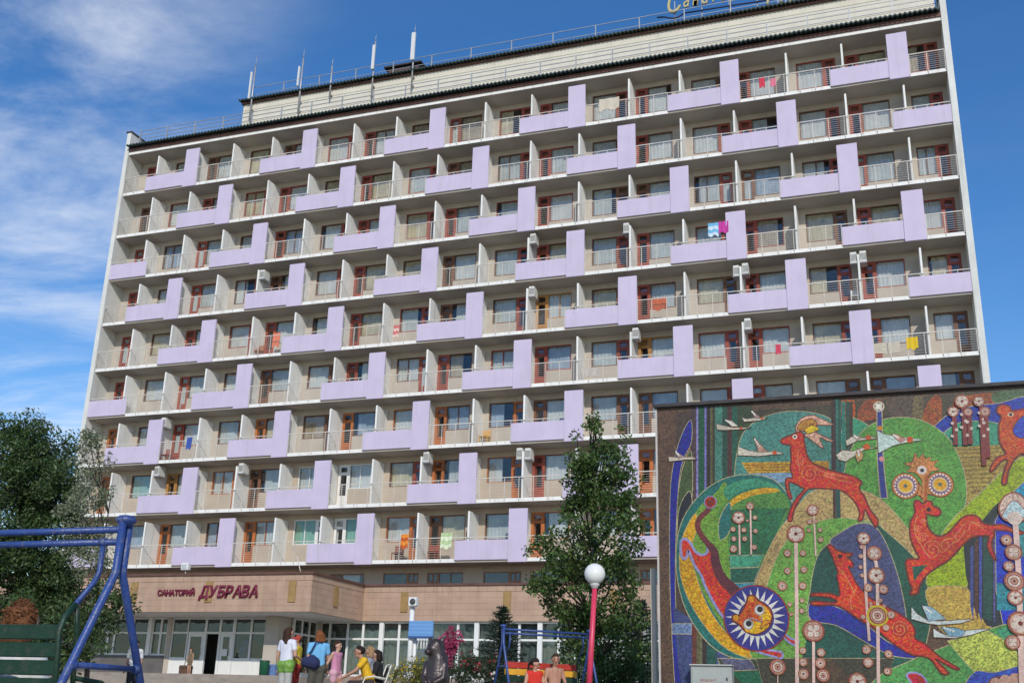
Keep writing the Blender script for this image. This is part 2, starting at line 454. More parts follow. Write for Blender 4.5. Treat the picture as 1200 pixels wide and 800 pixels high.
# back walls (one per storey, with real openings) and slabs
for r in range(10):
    z = ZT - H * r
    mbw = MB()
    ztop = z + 0.02; wb = z + WB[r]; fl = z - 2.48
    soff = z + 0.34
    if r == 9: fl = z - 4.6
    prev = 0.08
    for b in range(18):
        (d0, d1), (w0, w1) = opening_parts(b)
        a0, a1 = min(d0, w0), max(d1, w1)
        mbw.box(prev, a0, BY, BY + 0.25, fl, soff)
        mbw.box(a0, a1, BY, BY + 0.25, ztop, soff)
        mbw.box(w0, w1, BY, BY + 0.25, fl, wb if r < 9 else z - 1.75)
        if r == 9: mbw.box(d0, d1, BY, BY + 0.25, fl, z - 1.75)
        prev = a1
    mbw.box(prev, XR, BY, BY + 0.25, fl, soff)
    mbw.build('storey_wall', PLASTERT if r >= 7 else PLASTER, B, merge=False)
    if r < 9:
        s = MB(); s.box(0.08, XR, 0.02, 3.2, z - 2.66, z - 2.48); s.build('floor_slab', SOFFIT, B)
s = MB(); s.box(0.08, XR, 0.02, 13.7, ZT + 0.34, ZT + 0.54); s.build('roof_slab', SOFFIT, B)
s = MB(); s.box(0.08, XR, -0.02, 0.018, ZT + 0.34, ZT + 0.54); s.build('roof_edge_beam', WHITEP, B)

# partitions
pm = MB(); pm.box(-0.05, 0.05, 0.03, BY - 0.002, -2.478, -0.05); pme = pm.mesh('partition', WHITEP, bevel=0.012)
bo = woff(B)
for r in range(9):
    for L in range(1, 18):
        link('partition', pme, B, Vector((L * W - 0.37, 0, ZT - H * r)) - bo)

# lilac panels: an upright on every third line, one line further right on every lower storey
um = MB(); um.box(-1.0, 0, -0.10, 0.028, -2.70, -0.02); ume = um.mesh('upright_panel', LILAC, bevel=0.012)
BANDS = {}
for r in range(9):
    z = ZT - H * r; bands = []
    for L in range(1, 19):
        if (L - 2 - r) % 3: continue
        if 2 <= L <= 17:
            link('upright_panel', ume, B, Vector((L * W, 0, z)) - bo)
            x0, x1, lab = (L - 1.36) * W, L * W - 1.003, None
            bands.append((x0, L * W))
        elif L == 1: x0, x1 = 0.02, W - 0.02; bands.append((x0, x1))
        else: x0, x1 = 16.64 * W, XR - 0.003; bands.append((x0, x1))
        m = MB(); m.box(x0, x1, -0.07, 0.018, z - 2.56, z - 1.56)
        m.build('parapet_panel', LILAC, B, bevel=0.012)
    BANDS[r] = bands

# white slab-edge panels, and the rails between the lilac panels
em = MB(); em.box(0.010, 0.740, -0.02, 0.018, -2.665, -2.475); eme = em.mesh('edge_panel', WHITEP)
def free_runs(r):
    x = 0.1; runs = []
    for a, b in BANDS[r]:
        if a > x + .1: runs.append((x, a))
        x = b
    if x < XR - .1: runs.append((x, XR - 0.02))
    return runs
nb = 0
for r in range(9):
    z = ZT - H * r
    for a, b in free_runs(r):
        n = max(1, round((b - a) / 0.748)); stp = (b - a) / n
        hid = r >= 7 and a > 34
        if hid:
            m = MB(); m.box(a, b, -0.02, 0.018, z - 2.665, z - 2.475); m.build('edge_strip', WHITEP, B)
        for i in range(n):
            if not hid:
                o = link('edge_panel', eme, B, Vector((a + i * stp, 0, z)) - bo); o.scale.x = stp / 0.75
                nb += 1
        # railing: top rail, posts, thin horizontal bars, bowing a little outward
        m = MB()
        m.box(a, b, -0.075, -0.035, z - 1.43, z - 1.385)
        for i in range(n + 1):
            xp = a + min(max(i * stp, 0.02), b - a - 0.02)
            m.box(xp - 0.014, xp + 0.014, -0.065, -0.035, z - 2.55, z - 1.43)
        for k in range(8):
            zz = z - 1.54 - k * 0.118
            m.box(a, b, -0.066, -0.052, zz - 0.0055, zz + 0.0055)
        m.build('balcony_railing', RAIL, B, merge=False)
    for a, b in BANDS[r]:
        m = MB(); e = b - (1.0 if b > W and b < XR - .1 else 0)
        m.box(a, e, -0.045, -0.012, z - 1.43, z - 1.39)
        k = int((e - a) / 0.75) + 1
        for i in range(1, k + 1):
            xp = a + (e - a) * i / (k + 1); m.box(xp - 0.012, xp + 0.012, -0.04, -0.015, z - 1.558, z - 1.43)
        m.build('parapet_rail', RAIL, B, merge=False)

# windows and balcony doors
def frame_mesh(wd, ht, t, mullion, transom, mt, name, panel=0):
    m = MB(); y0, y1 = -0.04, 0.05
    m.box(0, t, y0, y1, 0, ht); m.box(wd - t, wd, y0, y1, 0, ht)
    m.box(t, wd - t, y0, y1, 0, t); m.box(t, wd - t, y0, y1, ht - t, ht)
    if mullion: m.box(wd * mullion - t * .4, wd * mullion + t * .4, y0 + .01, y1 - .01, t, ht - t)
    if transom: m.box(t, wd - t, y0 + .008, y1 - .008, ht * transom - t * .6, ht * transom + t * .6)
    if panel:
        m.box(t, wd - t, y0 + .012, y1 - .012, t, panel)
        k = 5
        for i in range(k):
            zz = t + (panel - t) * (i + .5) / k; m.box(t + .05, wd - t - .05, y0 - .006, y0 + .012, zz - .03, zz + .03)
    return m.mesh(name, mt)
def pane_mesh(wd, ht, t, z0, mt=None):
    m = MB(); m.box(t, wd - t, -0.004, 0.004, z0 + t, ht - t); return m.mesh('pane', mt or GLASS)
def curtain_mesh(wd, ht, mt, seed, gap):
    q = random.Random(seed); m = MB(); n = 22; v = []
    lo = gap[0]; hi = gap[1]
    for i in range(n + 1):
        x = 0.05 + (wd - .1) * (lo + (hi - lo) * i / n); y = 0.085 + 0.03 * math.sin(i * 1.9 + q.random()) + q.uniform(-.012, .012)
        v += [(x, y, 0.02), (x, y, ht - .02)]
    m.add(v, [(2 * i, 2 * i + 2, 2 * i + 3, 2 * i + 1) for i in range(n)], 0, True)
    return m.mesh('curtain', mt)
def inner_leaf(wd, ht, mt):
    m = MB(); y0, y1 = .12, .15; t = .19
    m.box(.06, t, y0, y1, 0, ht - .1); m.box(wd - t, wd - .06, y0, y1, 0, ht - .1); m.box(t, wd - t, y0, y1, ht - .34, ht - .1); m.box(t, wd - t, y0, y1, 0, .85)
    return m.mesh('inner_leaf', mt)
MC = {}
OAKW = mat('weathered_oak_joinery', (0.27, 0.15, 0.085), .6, .25, 2)
def cached(key, fn):
    if key not in MC: MC[key] = fn()
    return MC[key]
WHITE_BAYS = {(7, 6), (7, 5), (8, 5), (8, 6)}
OCHRE_BAYS = {(7, 2), (4, 10), (5, 12)}
ORANGE_BAYS = {(7, 8), (8, 10), (6, 8), (6, 9), (8, 12), (7, 12), (6, 6)}
for r in range(10):
    z = ZT - H * r
    for b in range(18):
        (d0, d1), (w0, w1) = opening_parts(b)
        q = random.Random(r * 31 + b * 7)
        fm = REDW
        if r >= 6: fm = q.choice([REDW, BRNW, ORAW, BRNW])
        elif q.random() < .15: fm = BRNW
        if (r, b) in WHITE_BAYS: fm = WHTW
        if (r, b) in OCHRE_BAYS: fm = OCHW
        if (r, b) in ORANGE_BAYS: fm = ORAW
        if r == 9: fm = OAKW
        wz = z + WB[r] if r < 9 else z - 1.75
        ww = round(w1 - w0, 3); wh = round(z + 0.02 - wz, 3)
        mul = 0.5 if q.random() < .15 or fm is WHTW else 0
        wf = fm if fm in (WHTW, OCHW) or r == 9 else (BRNW if q.random() < .7 else fm)
        o = link('window', cached(('w', ww, wh, mul, wf.name), lambda: frame_mesh(ww, wh, 0.055, mul, 0, wf, 'window')), B, Vector((w0, BY + 0.06, wz)) - bo)
        link('pane', cached(('wp', ww, wh), lambda: pane_mesh(ww, wh, 0.05, 0)), o)
        ck = q.choice([0, 0, 0, 0, 1, 1, 1, 2, 5, 6] if r != 4 else [0, 2, 1]); gp = q.choice([(0, 1)] * 8 + [(0, .8), (.15, 1), (.0, .6)])
        if (r, b) in ((8, 5), (8, 6)): ck = 3; gp = (0, 1)
        if (r, b) == (7, 1): ck = 4; gp = (0, 1)
        cv = q.randrange(3)
        if r < 9 or q.random() < .35: link('curtain', cached(('c', ww, wh, ck, gp, cv), lambda: curtain_mesh(ww, wh, CURT[ck], cv, gp)), o)
        if r < 9:
            dz = z - 2.478; dh = round(z + 0.02 - dz, 3); dw = round(d1 - d0, 3)
            o = link('balcony_door', cached(('d', dw, dh, fm.name), lambda: frame_mesh(dw, dh, 0.14, 0, 0.80, fm, 'balcony_door', 0.78)), B, Vector((d0, BY + 0.06, dz)) - bo)
            link('pane', cached(('dp', dw, dh), lambda: pane_mesh(dw, dh, 0.13, 0.70)), o)
            if q.random() < .78:
                link('inner_leaf', cached(('il', dw, dh, fm.name, q.random() < .5), lambda: inner_leaf(dw, dh, fm)), o)
            elif q.random() < .6:
                link('curtain', cached(('dc', dw, dh), lambda: curtain_mesh(dw, dh, CURT[1], 5, (.1, .95))), o)
        else:
            dz = z - 1.75; dh = round(z + 0.02 - dz, 3); dw = round(d1 - d0, 3)
            o = link('window', cached(('d9', dw, dh, fm.name), lambda: frame_mesh(dw, dh, 0.09, 0.5, 0.72, fm, 'window')), B, Vector((d0, BY + 0.06, dz)) - bo)
            link('pane', cached(('dp9', dw, dh), lambda: pane_mesh(dw, dh, 0.08, 0)), o)

# roof edge, corrugated lip, rails, set-back top storey
m = MB(); m.box(0.1, XR - 0.02, -0.1, 1.0, ZT + 0.545, ZT + 0.76); m.build('roof_fascia', BROWNB, B)
def corrugated(x0, x1, y0, y1, za, zb, name):
    m = MB(); n = int((x1 - x0) / 0.055); v = []
    for i in range(n + 1):
        x = x0 + (x1 - x0) * i / n; dz = 0.045 * math.sin(i * math.pi / 2.2)
        for y, zz in ((y0, za), (y0, za + 0.09), (y1, zb + 0.09), (y1, zb)): v.append((x, y, zz + dz))
    f = []
    for i in range(n):
        for k in range(4): f.append((4 * i + k, 4 * i + (k + 1) % 4, 4 * i + 4 + (k + 1) % 4, 4 * i + 4 + k))
    f += [(0, 1, 2, 3), (4 * n + 3, 4 * n + 2, 4 * n + 1, 4 * n)]
    m.add(v, f); m.build(name, ROOFD, B, merge=False)
corrugated(0.1, XR - 0.02, -0.42, 3.0, ZT + 0.80, ZT + 1.15, 'corrugated_roof_edge')
PX = 6.42; PT = ZT + 4.72
m = MB(); m.box(PX, XR - .02, 3.0, 13.0, ZT + 0.545, PT); m.build('penthouse_wall', mat('cream_siding', (0.68, 0.64, 0.53), 0.8, 0.08, 1.0, stain=(0.4, 0.33, 0.25), sscale=.8, samt=.3, streak=True), B)
m = MB()
for i in range(7):
    zz = ZT + 1.5 + i * 0.46; m.box(PX + .02, XR - .05, 2.982, 2.998, zz - .02, zz + .02)
m.build('siding_batten', mat('siding_batten', (0.56, 0.51, 0.41), .8, .1, 2), B, merge=False)
m = MB(); m.box(PX - .1, XR - .02, 2.85, 13.1, PT + 0.005, PT + 0.12); m.build('penthouse_fascia', BROWNB, B)
corrugated(PX - .2, XR - .02, 2.6, 5.0, PT + 0.16, PT + 0.4, 'corrugated_roof_edge')
def roof_rail(x0, x1, y, z0, z1, nb_, step=2.1):
    m = MB(); n = int((x1 - x0) / step)
    for i in range(n + 1):
        x = x0 + (x1 - x0) * i / n; m.box(x - .03, x + .03, y - .03, y + .03, z0, z1)
    for k in range(nb_):
        zz = z1 - (z1 - z0) * 0.86 * k / nb_; m.box(x0, x1, y - .017, y + .017, zz - .017, zz + .017)
    m.build('roof_railing', METAL, B, merge=False)
roof_rail(0.3, XR - .1, 0.5, ZT + 0.95, ZT + 2.35, 4)
roof_rail(PX, XR - .1, 3.4, PT + 0.2, PT + 1.55, 2, 2.6)

# ------------------------------------------------------------------ things on the roof
def antenna(u, vb, vm, vt, panel, label, y=2.7, two=False):
    p = atY(u, vb, y)
    t = empty('antenna_mast', p, label, 'antenna', 'antenna masts along the roof edge')
    a = MB(); zb = p.z
    zt = atY(u, vt, y).z; zm = atY(u, vm, y).z
    a.tube([(p.x, y, zb), (p.x, y, zm)], 0.055, 8); a.build('mast', METAL, t)
    a = MB(); a.tube([(p.x, y, zm - .002), (p.x, y, zt)], [0.03, 0.008], 6); a.build('whip', METAL, t)
    for s_ in ((-1,) if not two else (-1,)):
        if panel:
            z0, z1, dx, wd = panel
            a = MB(); a.box(p.x + dx - wd / 2, p.x + dx + wd / 2, y - .22, y - .07, zb + (zt - zb) * z0, zb + (zt - zb) * z1)
            a.build('panel_antenna', mat('antenna_white', (.68, .68, .66), .4, .05, 3), t, bevel=.02)
    a = MB(); a.box(p.x - .06, p.x + .06, y, 2.98, zb + .25, zb + .33); a.box(p.x - .06, p.x + .06, y, 2.98, zb + .9, zb + .98); a.build('bracket', METAL, t)
antenna(292, 142, 80, 66, (.32, .72, -.15, .12), 'leftmost antenna mast, thin panel on its left, at the corner of the cream top storey')
antenna(349, 133, 70, 58, (.40, .70, -.15, .12), 'second antenna mast from the left, tall whip with a panel on its left')
antenna(386, 115, 78, 69, None, 'short bare antenna mast, third from the left, without any panel')
antenna(435, 115, 50, 41, (.42, .80, .0, .19), 'antenna mast just left of the roof hatch with a narrow panel on top')
antenna(482, 104, 40, 30, (.42, .85, .0, .27), 'antenna mast with the widest white panel in front of the dark roof hatch')
p = atY(478, 84, 5)
t = empty('roof_hatch', (p.x, 5, PT + .3), 'dark slatted vent house on the roof behind the widest antenna', 'roof vent')
m = MB(); m.box(p.x - 1.1, p.x + 1.1, 4.4, 6.2, PT + .3, PT + 1.75); m.build('vent_house', mat('dark_timber', (.06, .05, .045), .9, .4, 4), t)
for i in range(4):
    m = MB(); zz = PT + .55 + i * .3; m.box(p.x - 1.08, p.x + 1.08, 4.33, 4.398, zz, zz + .14); m.build('slat', BROWNB, t)
m = MB(); m.box(p.x - 1.35, p.x + 1.35, 4.1, 6.5, PT + 1.752, PT + 1.86); m.build('cover', COPING, t)
# roof sign
SGY = 3.55
sx0 = atY(782.5, 10, SGY).x
zb = atY(790, 15, SGY).z
t = empty('roof_sign', (sx0, 3.6, PT + .3), 'script lettering on a frame along the roof top, cut off by the picture edge', 'sign')
SIGNB = mat('pale_yellow_sign_tube', (0.55, 0.46, 0.20), .4, .1, 3)
write('С', sx0, atY(799, 8, SGY).x, zb, zb + 1.35, SGY, SIGNB, t, shear=.2, extrude=.05, bold=.01)
zb2 = atY(805, 8.5, SGY).z
write('анаторий', atY(801, 5, SGY).x, atY(888, 5, SGY).x, zb2, zb2 + .98, SGY, SIGNB, t, shear=.2, extrude=.05, bold=.01, gap=.2)
zb3 = atY(900, 0.5, SGY).z
write('Дубрава', atY(898, 0, SGY).x, XR - 2.5, zb3, zb3 + 1.5, SGY, SIGNB, t, shear=.2, extrude=.05, bold=.01, gap=.16)
m = MB()
path = [atY(u, v, 3.62) for u, v in ((770, 20.8), (778, 20.2), (788, 21.9), (794, 20.8), (801.7, 15.8), (830, 11.2), (860, 6.4), (892, 1.6), (930, -4.5), (970, -11))]
m.tube([(p_.x, 3.62, p_.z) for p_ in path], .05, 8); m.build('underline_bar', mat('dark_blue_bar', (.02, .025, .07), .5, .1, 3), t)
m = MB()
for i in range(9):
    x = sx0 + .4 + i * (XR - 1 - sx0) / 8.5; m.box(x - .03, x + .03, 3.7, 3.76, PT + .2, zb + .9)
m.build('sign_post', METAL, t, merge=False)

# ------------------------------------------------------------------ air conditioners on the partitions
AC = [(309, 321, 3), (625, 279, 3), (733, 267, 3), (623, 341, 4), (862, 317, 4), (875, 314, 4), (996, 302, 4), (1011, 300, 4),
      (744, 390, 5), (876, 379, 5), (198, 494, 6), (190, 551, 7), (285, 548, 7), (498, 535, 7), (605, 531, 7), (618, 531, 7)]
ORD = ['first', 'second', 'third', 'fourth', 'fifth', 'sixth']
WHT = mat('ac_white', (.70, .69, .64), .5, .05, 3); ACD = mat('ac_grille_dark', (.06, .06, .06), .6, .2, 6)
def ac_mesh():
    a = MB(); a.box(-.155, .155, -.02, .62, -.28, .28); body = a.mesh('housing', WHT, bevel=.02)
    a = MB(); [a.box(-.11 + i * .055, -.085 + i * .055, -.032, -.0205, -.2, .16) for i in range(5)]; gr = a.mesh('fan_grille', ACD)
    a = MB(); a.box(-.18, .18, -.03, .60, -.33, -.282); br = a.mesh('bracket', METAL)
    return body, gr, br
acb, acg, acr = ac_mesh()
cnt = {}
for u, v, r in AC:
    i = cnt.get(r, 0); cnt[r] = i + 1
    n = sum(1 for q in AC if q[2] == r)
    p = atY(u, v, .12)
    # hold the unit clear of the partition it hangs on
    L = round((p.x + .37) / W); px = L * W - .37
    p.x = px + (.225 if p.x > px else -.225)
    lab = 'white air conditioner on a %s row balcony partition, %s' % (ROWN[r], 'the only one of its row' if n == 1 else '%s of its row from the left' % ORD[i])
    t = empty('air_conditioner', p, lab, 'air conditioner', 'air conditioners hung on balcony partitions')
    link('housing', acb, t); link('fan_grille', acg, t); link('bracket', acr, t)

# ------------------------------------------------------------------ things left on the balconies
def cloth(u, v, w_, h_, col, label, stripe=None, y=-.09, name='towel', cat='towel'):
    p = atY(u, v, y); n = 10; m = MB(); vv = []; q = random.Random(int(u))
    ph = q.random() * 6
    for i in range(n + 1):
        for k in range(5):
            vv.append((p.x - w_ / 2 + w_ * i / n, y + .02 * math.sin(i * 1.3 + ph) - .012 * k, p.z + h_ / 2 - h_ * k / 4 * (1 - .08 * math.sin(i * .9 + ph))))
    k0 = len(vv); vv += [(a, b_ + .012, c_) for a, b_, c_ in vv]
    f = []; mi = []
    for i in range(n):
        for k in range(4):
            a = i * 5 + k
            f.append((a, a + 5, a + 6, a + 1)); f.append((k0 + a, k0 + a + 1, k0 + a + 6, k0 + a + 5)); mi += [(k % 2 if stripe else 0)] * 2
    m.v = vv; m.f = f; m.m = mi; m.sm = [True] * len(f)
    ms = [mat('cloth_%d_%d_%d' % col, lin(col), .9, .12, 8)]
    if stripe: ms.append(mat('cloth_%d_%d_%d' % stripe, lin(stripe), .9, .12, 8))
    o = m.build(name, ms, base=(p.x, y, p.z - h_ / 2)); tag(o, label, cat)
cloth(714, 122, 1.15, .75, (200, 190, 170), 'crumpled off white blanket hung over a top row railing', name='blanket', cat='blanket')
cloth(893, 97, .3, .6, (200, 60, 80), 'red towel hanging on a top row railing beside a pink one')
cloth(906, 97, .3, .5, (215, 120, 140), 'pink towel hanging on a top row railing right of a red one')
cloth(836, 269, .55, .75, (110, 180, 215), 'light blue towel with white hung above a lilac parapet', (200, 215, 225))
cloth(848, 266, .5, .65, (190, 60, 150), 'magenta towel hung above a lilac parapet beside a blue one')
cloth(474, 634, .42, .75, (225, 140, 50), 'orange towel on a lowest row railing', (190, 90, 40))
cloth(523, 633, .6, .8, (180, 200, 150), 'pale green striped towel on a lowest row railing', (215, 225, 190))
cloth(464, 388, .35, .7, (200, 110, 105), 'red checked towel against a sixth row partition', (220, 190, 180))
cloth(222, 519, .35, .7, (60, 85, 160), 'small blue towel on a seventh row railing')
cloth(1069, 402, .5, .6, (215, 180, 40), 'bright yellow towel hanging crumpled on a right hand railing')
cloth(324, 398, .5, .85, (225, 120, 85), 'orange towel over a chair back on a left hand balcony', y=.35)
cloth(1034, 408, 1.6, .55, (205, 195, 175), 'long beige sheet spread along a sixth row railing near the right end', y=.25, name='sheet', cat='sheet')
cloth(694, 436, .8, .4, (185, 175, 165), 'grey crumpled cloth on a railing in the middle of the sixth row')
cloth(772, 356, .8, .7, (190, 85, 45), 'rust orange cover draped on a fifth row balcony right of a lilac upright', y=.3, name='cover', cat='cover')
cloth(912, 409, .25, .5, (200, 70, 90), 'small red towel on a sixth row railing right of an air conditioner')
def chair_mesh():
    a = MB(); a.box(-.25, .25, -.25, .25, .40, .44); a.box(-.25, .25, .22, .26, .46, .86)
    seat = a
    lg = MB()
    for sx in (-.22, .22):
        for sy in (-.22, .22): lg.box(sx - .02, sx + .02, sy - .02, sy + .02, 0, .398)
    return seat, lg
def balcony_chair(u, v, r, m_, label):
    z = ZT - H * r - 2.478; p = atY(u, v, .6)
    t = empty('balcony_chair', (p.x, .6, z), label, 'chair')
    a = MB(); a.box(-.25, .25, -.25, .25, .40, .44); link('seat', a.mesh('seat', m_), t)
    for k in range(4):
        a = MB(); a.box(-.25, .25, .22, .25, .47 + k * .10, .54 + k * .10); link('back_slat', a.mesh('back_slat', m_), t)
    for sx in (-.22, .22):
        for sy in (-.22, .235):
            a = MB(); a.box(sx - .02, sx + .02, sy - .02, sy + .02, 0, .398 if sy < 0 else .87); link('leg', a.mesh('leg', m_), t)
balcony_chair(467, 627, 8, REDW, 'dark red slatted chair left of centre on the lowest balcony row')
balcony_chair(508, 627, 8, REDW, 'dark red slatted chair behind the pale green towel')
balcony_chair(197, 521, 6, REDW, 'dark red chair behind the leftmost upright of the seventh row')
balcony_chair(303, 403, 4, ORAW, 'orange brown chair beside a partition on a left hand balcony')
balcony_chair(1003, 345, 4, WHTW, 'white plastic chair beside the partition carrying two air conditioners')
balcony_chair(568, 512, 6, YELS, 'yellow striped deck chair on a seventh row balcony')

# ------------------------------------------------------------------ the entrance pavilion in front of the block
FZ0, FZ1 = 5.42, 7.06
PXc, PYa, PYb = 21.2, -8.1, -3.0
V = empty('entrance_pavilion', (22, -3, 2.1), 'low entrance pavilion clad in pink tan stone with glazed walls below', 'pavilion')
m = MB()
m.box(1.5, PXc, PYa, 0.9, FZ0, FZ1); m.box(PXc, XR, PYb, 0.9, FZ0, FZ1)
m.build('canopy', STONE2, V, merge=False)
m = MB()
for x0, x1, y0 in ((1.4, PXc + .1, PYa - .1), (PXc + .1, XR, PYb - .1)):
    m.box(x0, x1, y0, 0.9, FZ1 + .002, FZ1 + .11)
m.build('canopy_coping', BROWNB, V, merge=False)
q = random.Random(3)
def facing(run, p0, p1, nrm, cols=(0, 1)):
    p0 = Vector(p0); p1 = Vector(p1); nrm = Vector(nrm); d = (p1 - p0); L = d.length; d.normalize()
    m = MB(); hgt = (FZ1 - FZ0) / 6; wd = .46
    for k in range(6):
        n = int(L / wd); off = 0
        for i in range(n + 1):
            a = i * wd + off; b = min(a + wd - .012, L)
            if b - a < .05: continue
            z0 = FZ0 + k * hgt + .006; z1 = FZ0 + (k + 1) * hgt - .006
            t = .006 + q.uniform(0, .006)
            if k == 5: t += .02
            c0 = p0 + d * a; c1 = p0 + d * b
            if nrm.y < 0: m.box(c0.x, c1.x, c0.y - t, c0.y + .0, z0, z1)
            else: m.box(c0.x, c0.x + t, min(c0.y, c1.y), max(c0.y, c1.y), z0, z1)
    m.build('facing_tiles', STONE, V, kind='stuff', merge=False)
facing(0, (1.5, PYa, 0), (PXc, PYa, 0), (0, -1, 0))
facing(0, (PXc, PYa, 0), (PXc, PYb - .04, 0), (1, 0, 0))
facing(0, (PXc + .04, PYb, 0), (XR, PYb, 0), (0, -1, 0))
for u, y in ((245.5, PYa), (158, PYa), (343, PYa), (475, PYb), (595, PYb), (720, PYb)):
    x = atY(u, 690, y).x; m = MB(); m.box(x - .19, x + .19, y - .06, y - .034, FZ0 + .42, FZ1 - .28); m.build('ochre_strip', OCHRE, V)
y = (PYa + PYb) / 2 - .3
m = MB(); m.box(PXc + .034, PXc + .06, y - .2, y + .2, FZ0 + .42, FZ1 - .28); m.build('ochre_strip', OCHRE, V)

m = MB(); m.box(1.6, PXc - .1, PYa + .05, -2.3, FZ0 - .008, FZ0 - .002); m.box(PXc - .098, XR, PYb + .05, -1.3, FZ0 - .008, FZ0 - .002); m.build('canopy_soffit', WHITEP, V, merge=False)
# platform and steps
m = MB(); m.box(2, 20.6, -8.6, -4.6, 2.0, 2.68); m.box(20.6, XR, -4.0, 1, 2.0, 2.62); m.build('entrance_platform', STEPM, kind='structure', merge=False)
m = MB()
for k in range(3): m.box(9.0, 20.6, -8.6 - .38 * (k + 1), -8.602 - .38 * k, 1.95, 2.68 - .16 * (k + 1))
m.build('entrance_steps', STEPM, kind='structure', merge=False)

# glazing: each bay a frame with panes as sub-parts
def glazing(x0, x1, y, z0, z1, xs_, zt, thick=.055, panel=0, skip=(), curt=None, name='glazed_bay'):
    xs_ = sorted([x0, *[x for x in xs_ if x0 < x < x1], x1])
    m = MB()
    m.box(x0, x1, y - .05, y + .05, z0, z0 + .08); m.box(x0, x1, y - .05, y + .05, z1 - .07, z1)
    for x in xs_:
        a = max(x - thick, x0); b = min(x + thick, x1); m.box(a, b, y - .058, y + .058, z0 + .08, z1 - .07)
    if zt: m.box(x0, x1, y - .045, y + .045, zt - .045, zt + .045)
    if panel: m.box(x0, x1, y - .03, y + .03, z0 + .08, z0 + panel)
    f = m.build(name, WHTW, V, merge=False)
    for a, b in zip(xs_, xs_[1:]):
        for c, d in (((z0 + max(.08, panel), zt - .045), (zt + .045, z1 - .07)) if zt else ((z0 + .08, z1 - .07),)):
            p_ = MB(); p_.box(a + thick, b - thick, y - .006, y + .006, c, d); p_.build('pane', GLASSD, f)
    if curt:
        c_ = MB(); n = int((x1 - x0) / .07); v = []
        for i in range(n + 1):
            x = x0 + (x1 - x0) * i / n; yy = y + .32 + .06 * math.sin(i * 1.15) + q.uniform(-.02, .02); v += [(x, yy, z0 + .15), (x, yy, z1 - .1)]
        c_.add(v, [(2 * i, 2 * i + 2, 2 * i + 3, 2 * i + 1) for i in range(n)], 0, True); c_.build('lobby_curtain', curt, V)
    return f
LCURT = mat('lobby_curtain_grey', (.45, .46, .45), .9, .35, 3.5)
# right wing
GY = -2.7
us = [(448.7, 1), (468.2, 0), (483.3, 1), (505, 0), (537, 0), (560, 1), (583, 0), (609, 0), (634, 1), (655, 0), (675, 0), (705, 1), (730, 0), (755, 0)]
gx = [atY(u, 740, GY).x for u in (387, 408, 426)] + [atY(u, 740, GY).x for u, _ in us]
zt = atY(460, 748.5, GY).z
gz0 = atY(430, 792, GY).z
x = 18.75; xb = gx[-1] + .1
glazing(x, gx[8], GY, gz0, FZ0 - .015, gx, zt, curt=LCURT)
glazing(gx[8] + .01, xb, GY, gz0, FZ0 - .015, gx, zt, curt=LCURT)
xs_r = [xb + .02 + i * 1.0 for i in range(int((XR - xb) / 1.0))]
glazing(xb + .01, XR - .1, GY, gz0, FZ0 - .015, xs_r, zt, curt=LCURT)
for u, big in us:
    if big:
        xx = atY(u, 740, GY).x; m = MB(); m.box(xx - .11, xx + .11, GY - .2, GY - .062, gz0 - .3, FZ0 - .0152); m.build('pillar', WHTW, V)
m = MB(); m.box(18.75, XR - .1, GY - .12, GY + .2, 2.0, gz0 - .002); m.build('plinth', mat('pink_grey_plinth', (.34, .27, .23), .8, .15, 3), V)
# portico: door wall, left glazing, corner column, return wall
DY = -5.0
dz0 = 2.682
zt2 = atY(240, 741, DY).z
xd = [atY(u, 760, DY).x for u in (200, 203, 219, 239, 240, 256.5, 271, 273.5, 293, 313)]
glazing(xd[0], xd[2], DY, dz0, FZ0 - .015, [], zt2, panel=.85, name='glazed_bay')
def door_leaf(x0, x1, y, ztop, ang=0, opened=False):
    d = MB(); t = .13; h_ = ztop - dz0 - .05
    d.box(0, t, -.03, .03, 0, h_); d.box((x1 - x0) - t, x1 - x0, -.03, .03, 0, h_); d.box(t, x1 - x0 - t, -.03, .03, h_ - t, h_)
    d.box(t, x1 - x0 - t, -.03, .03, 0, .75)
    o = link('entrance_door', d.mesh('entrance_door', WHTW), V, Vector((x0, y, dz0)) - woff(V), (0, 0, ang))
    d = MB(); d.box(t, x1 - x0 - t, -.005, .005, .75, h_ - t); link('pane', d.mesh('pane', GLASSD), o)
    d = MB(); d.tube([((x1 - x0) - .07, -.08, .95), ((x1 - x0) - .07, -.08, 1.3)], .014, 6); link('handle', d.mesh('handle', METAL), o)
m = MB()
m.box(xd[2] + .01, xd[7], DY - .05, DY + .05, zt2 - .05, zt2 + .05); m.box(xd[2] + .01, xd[7], DY - .05, DY + .05, FZ0 - .09, FZ0 - .0152)
for xx in (xd[3] + .02, xd[5], xd[7] - .05): m.box(xx - .06, xx + .06, DY - .058, DY + .058, zt2 + .05, FZ0 - .09)
for xx in (xd[3] + .02,  xd[5], xd[7] - .05): m.box(xx - .06, xx + .06, DY - .058, DY + .058, dz0, zt2 - .05)
f = m.build('door_frame', WHTW, V, merge=False)
for a, b in ((xd[2] + .01, xd[3] - .05), (xd[3] + .08, xd[5] - .06), (xd[5] + .06, xd[7] - .11)):
    m = MB(); m.box(a, b, DY - .006, DY + .006, zt2 + .05, FZ0 - .09); m.build('pane', GLASSD, f)
door_leaf(xd[2] + .03, xd[3] - .05, DY, zt2)
door_leaf(xd[5] + .07, xd[7] - .12, DY, zt2)
glazing(xd[7], atY(318, 760, DY).x, DY, dz0, FZ0 - .015, [xd[8]], zt2, panel=.85)
xe = atY(318, 760, DY).x
m = MB(); m.box(xd[0] - .4, xe + .3, -2.4, -2.3, 2.6, FZ0); m.box(xe + .1, 18.7, -2.62, -2.5, 2.6, FZ0); m.build('lobby_back', DARKR, V, merge=False)
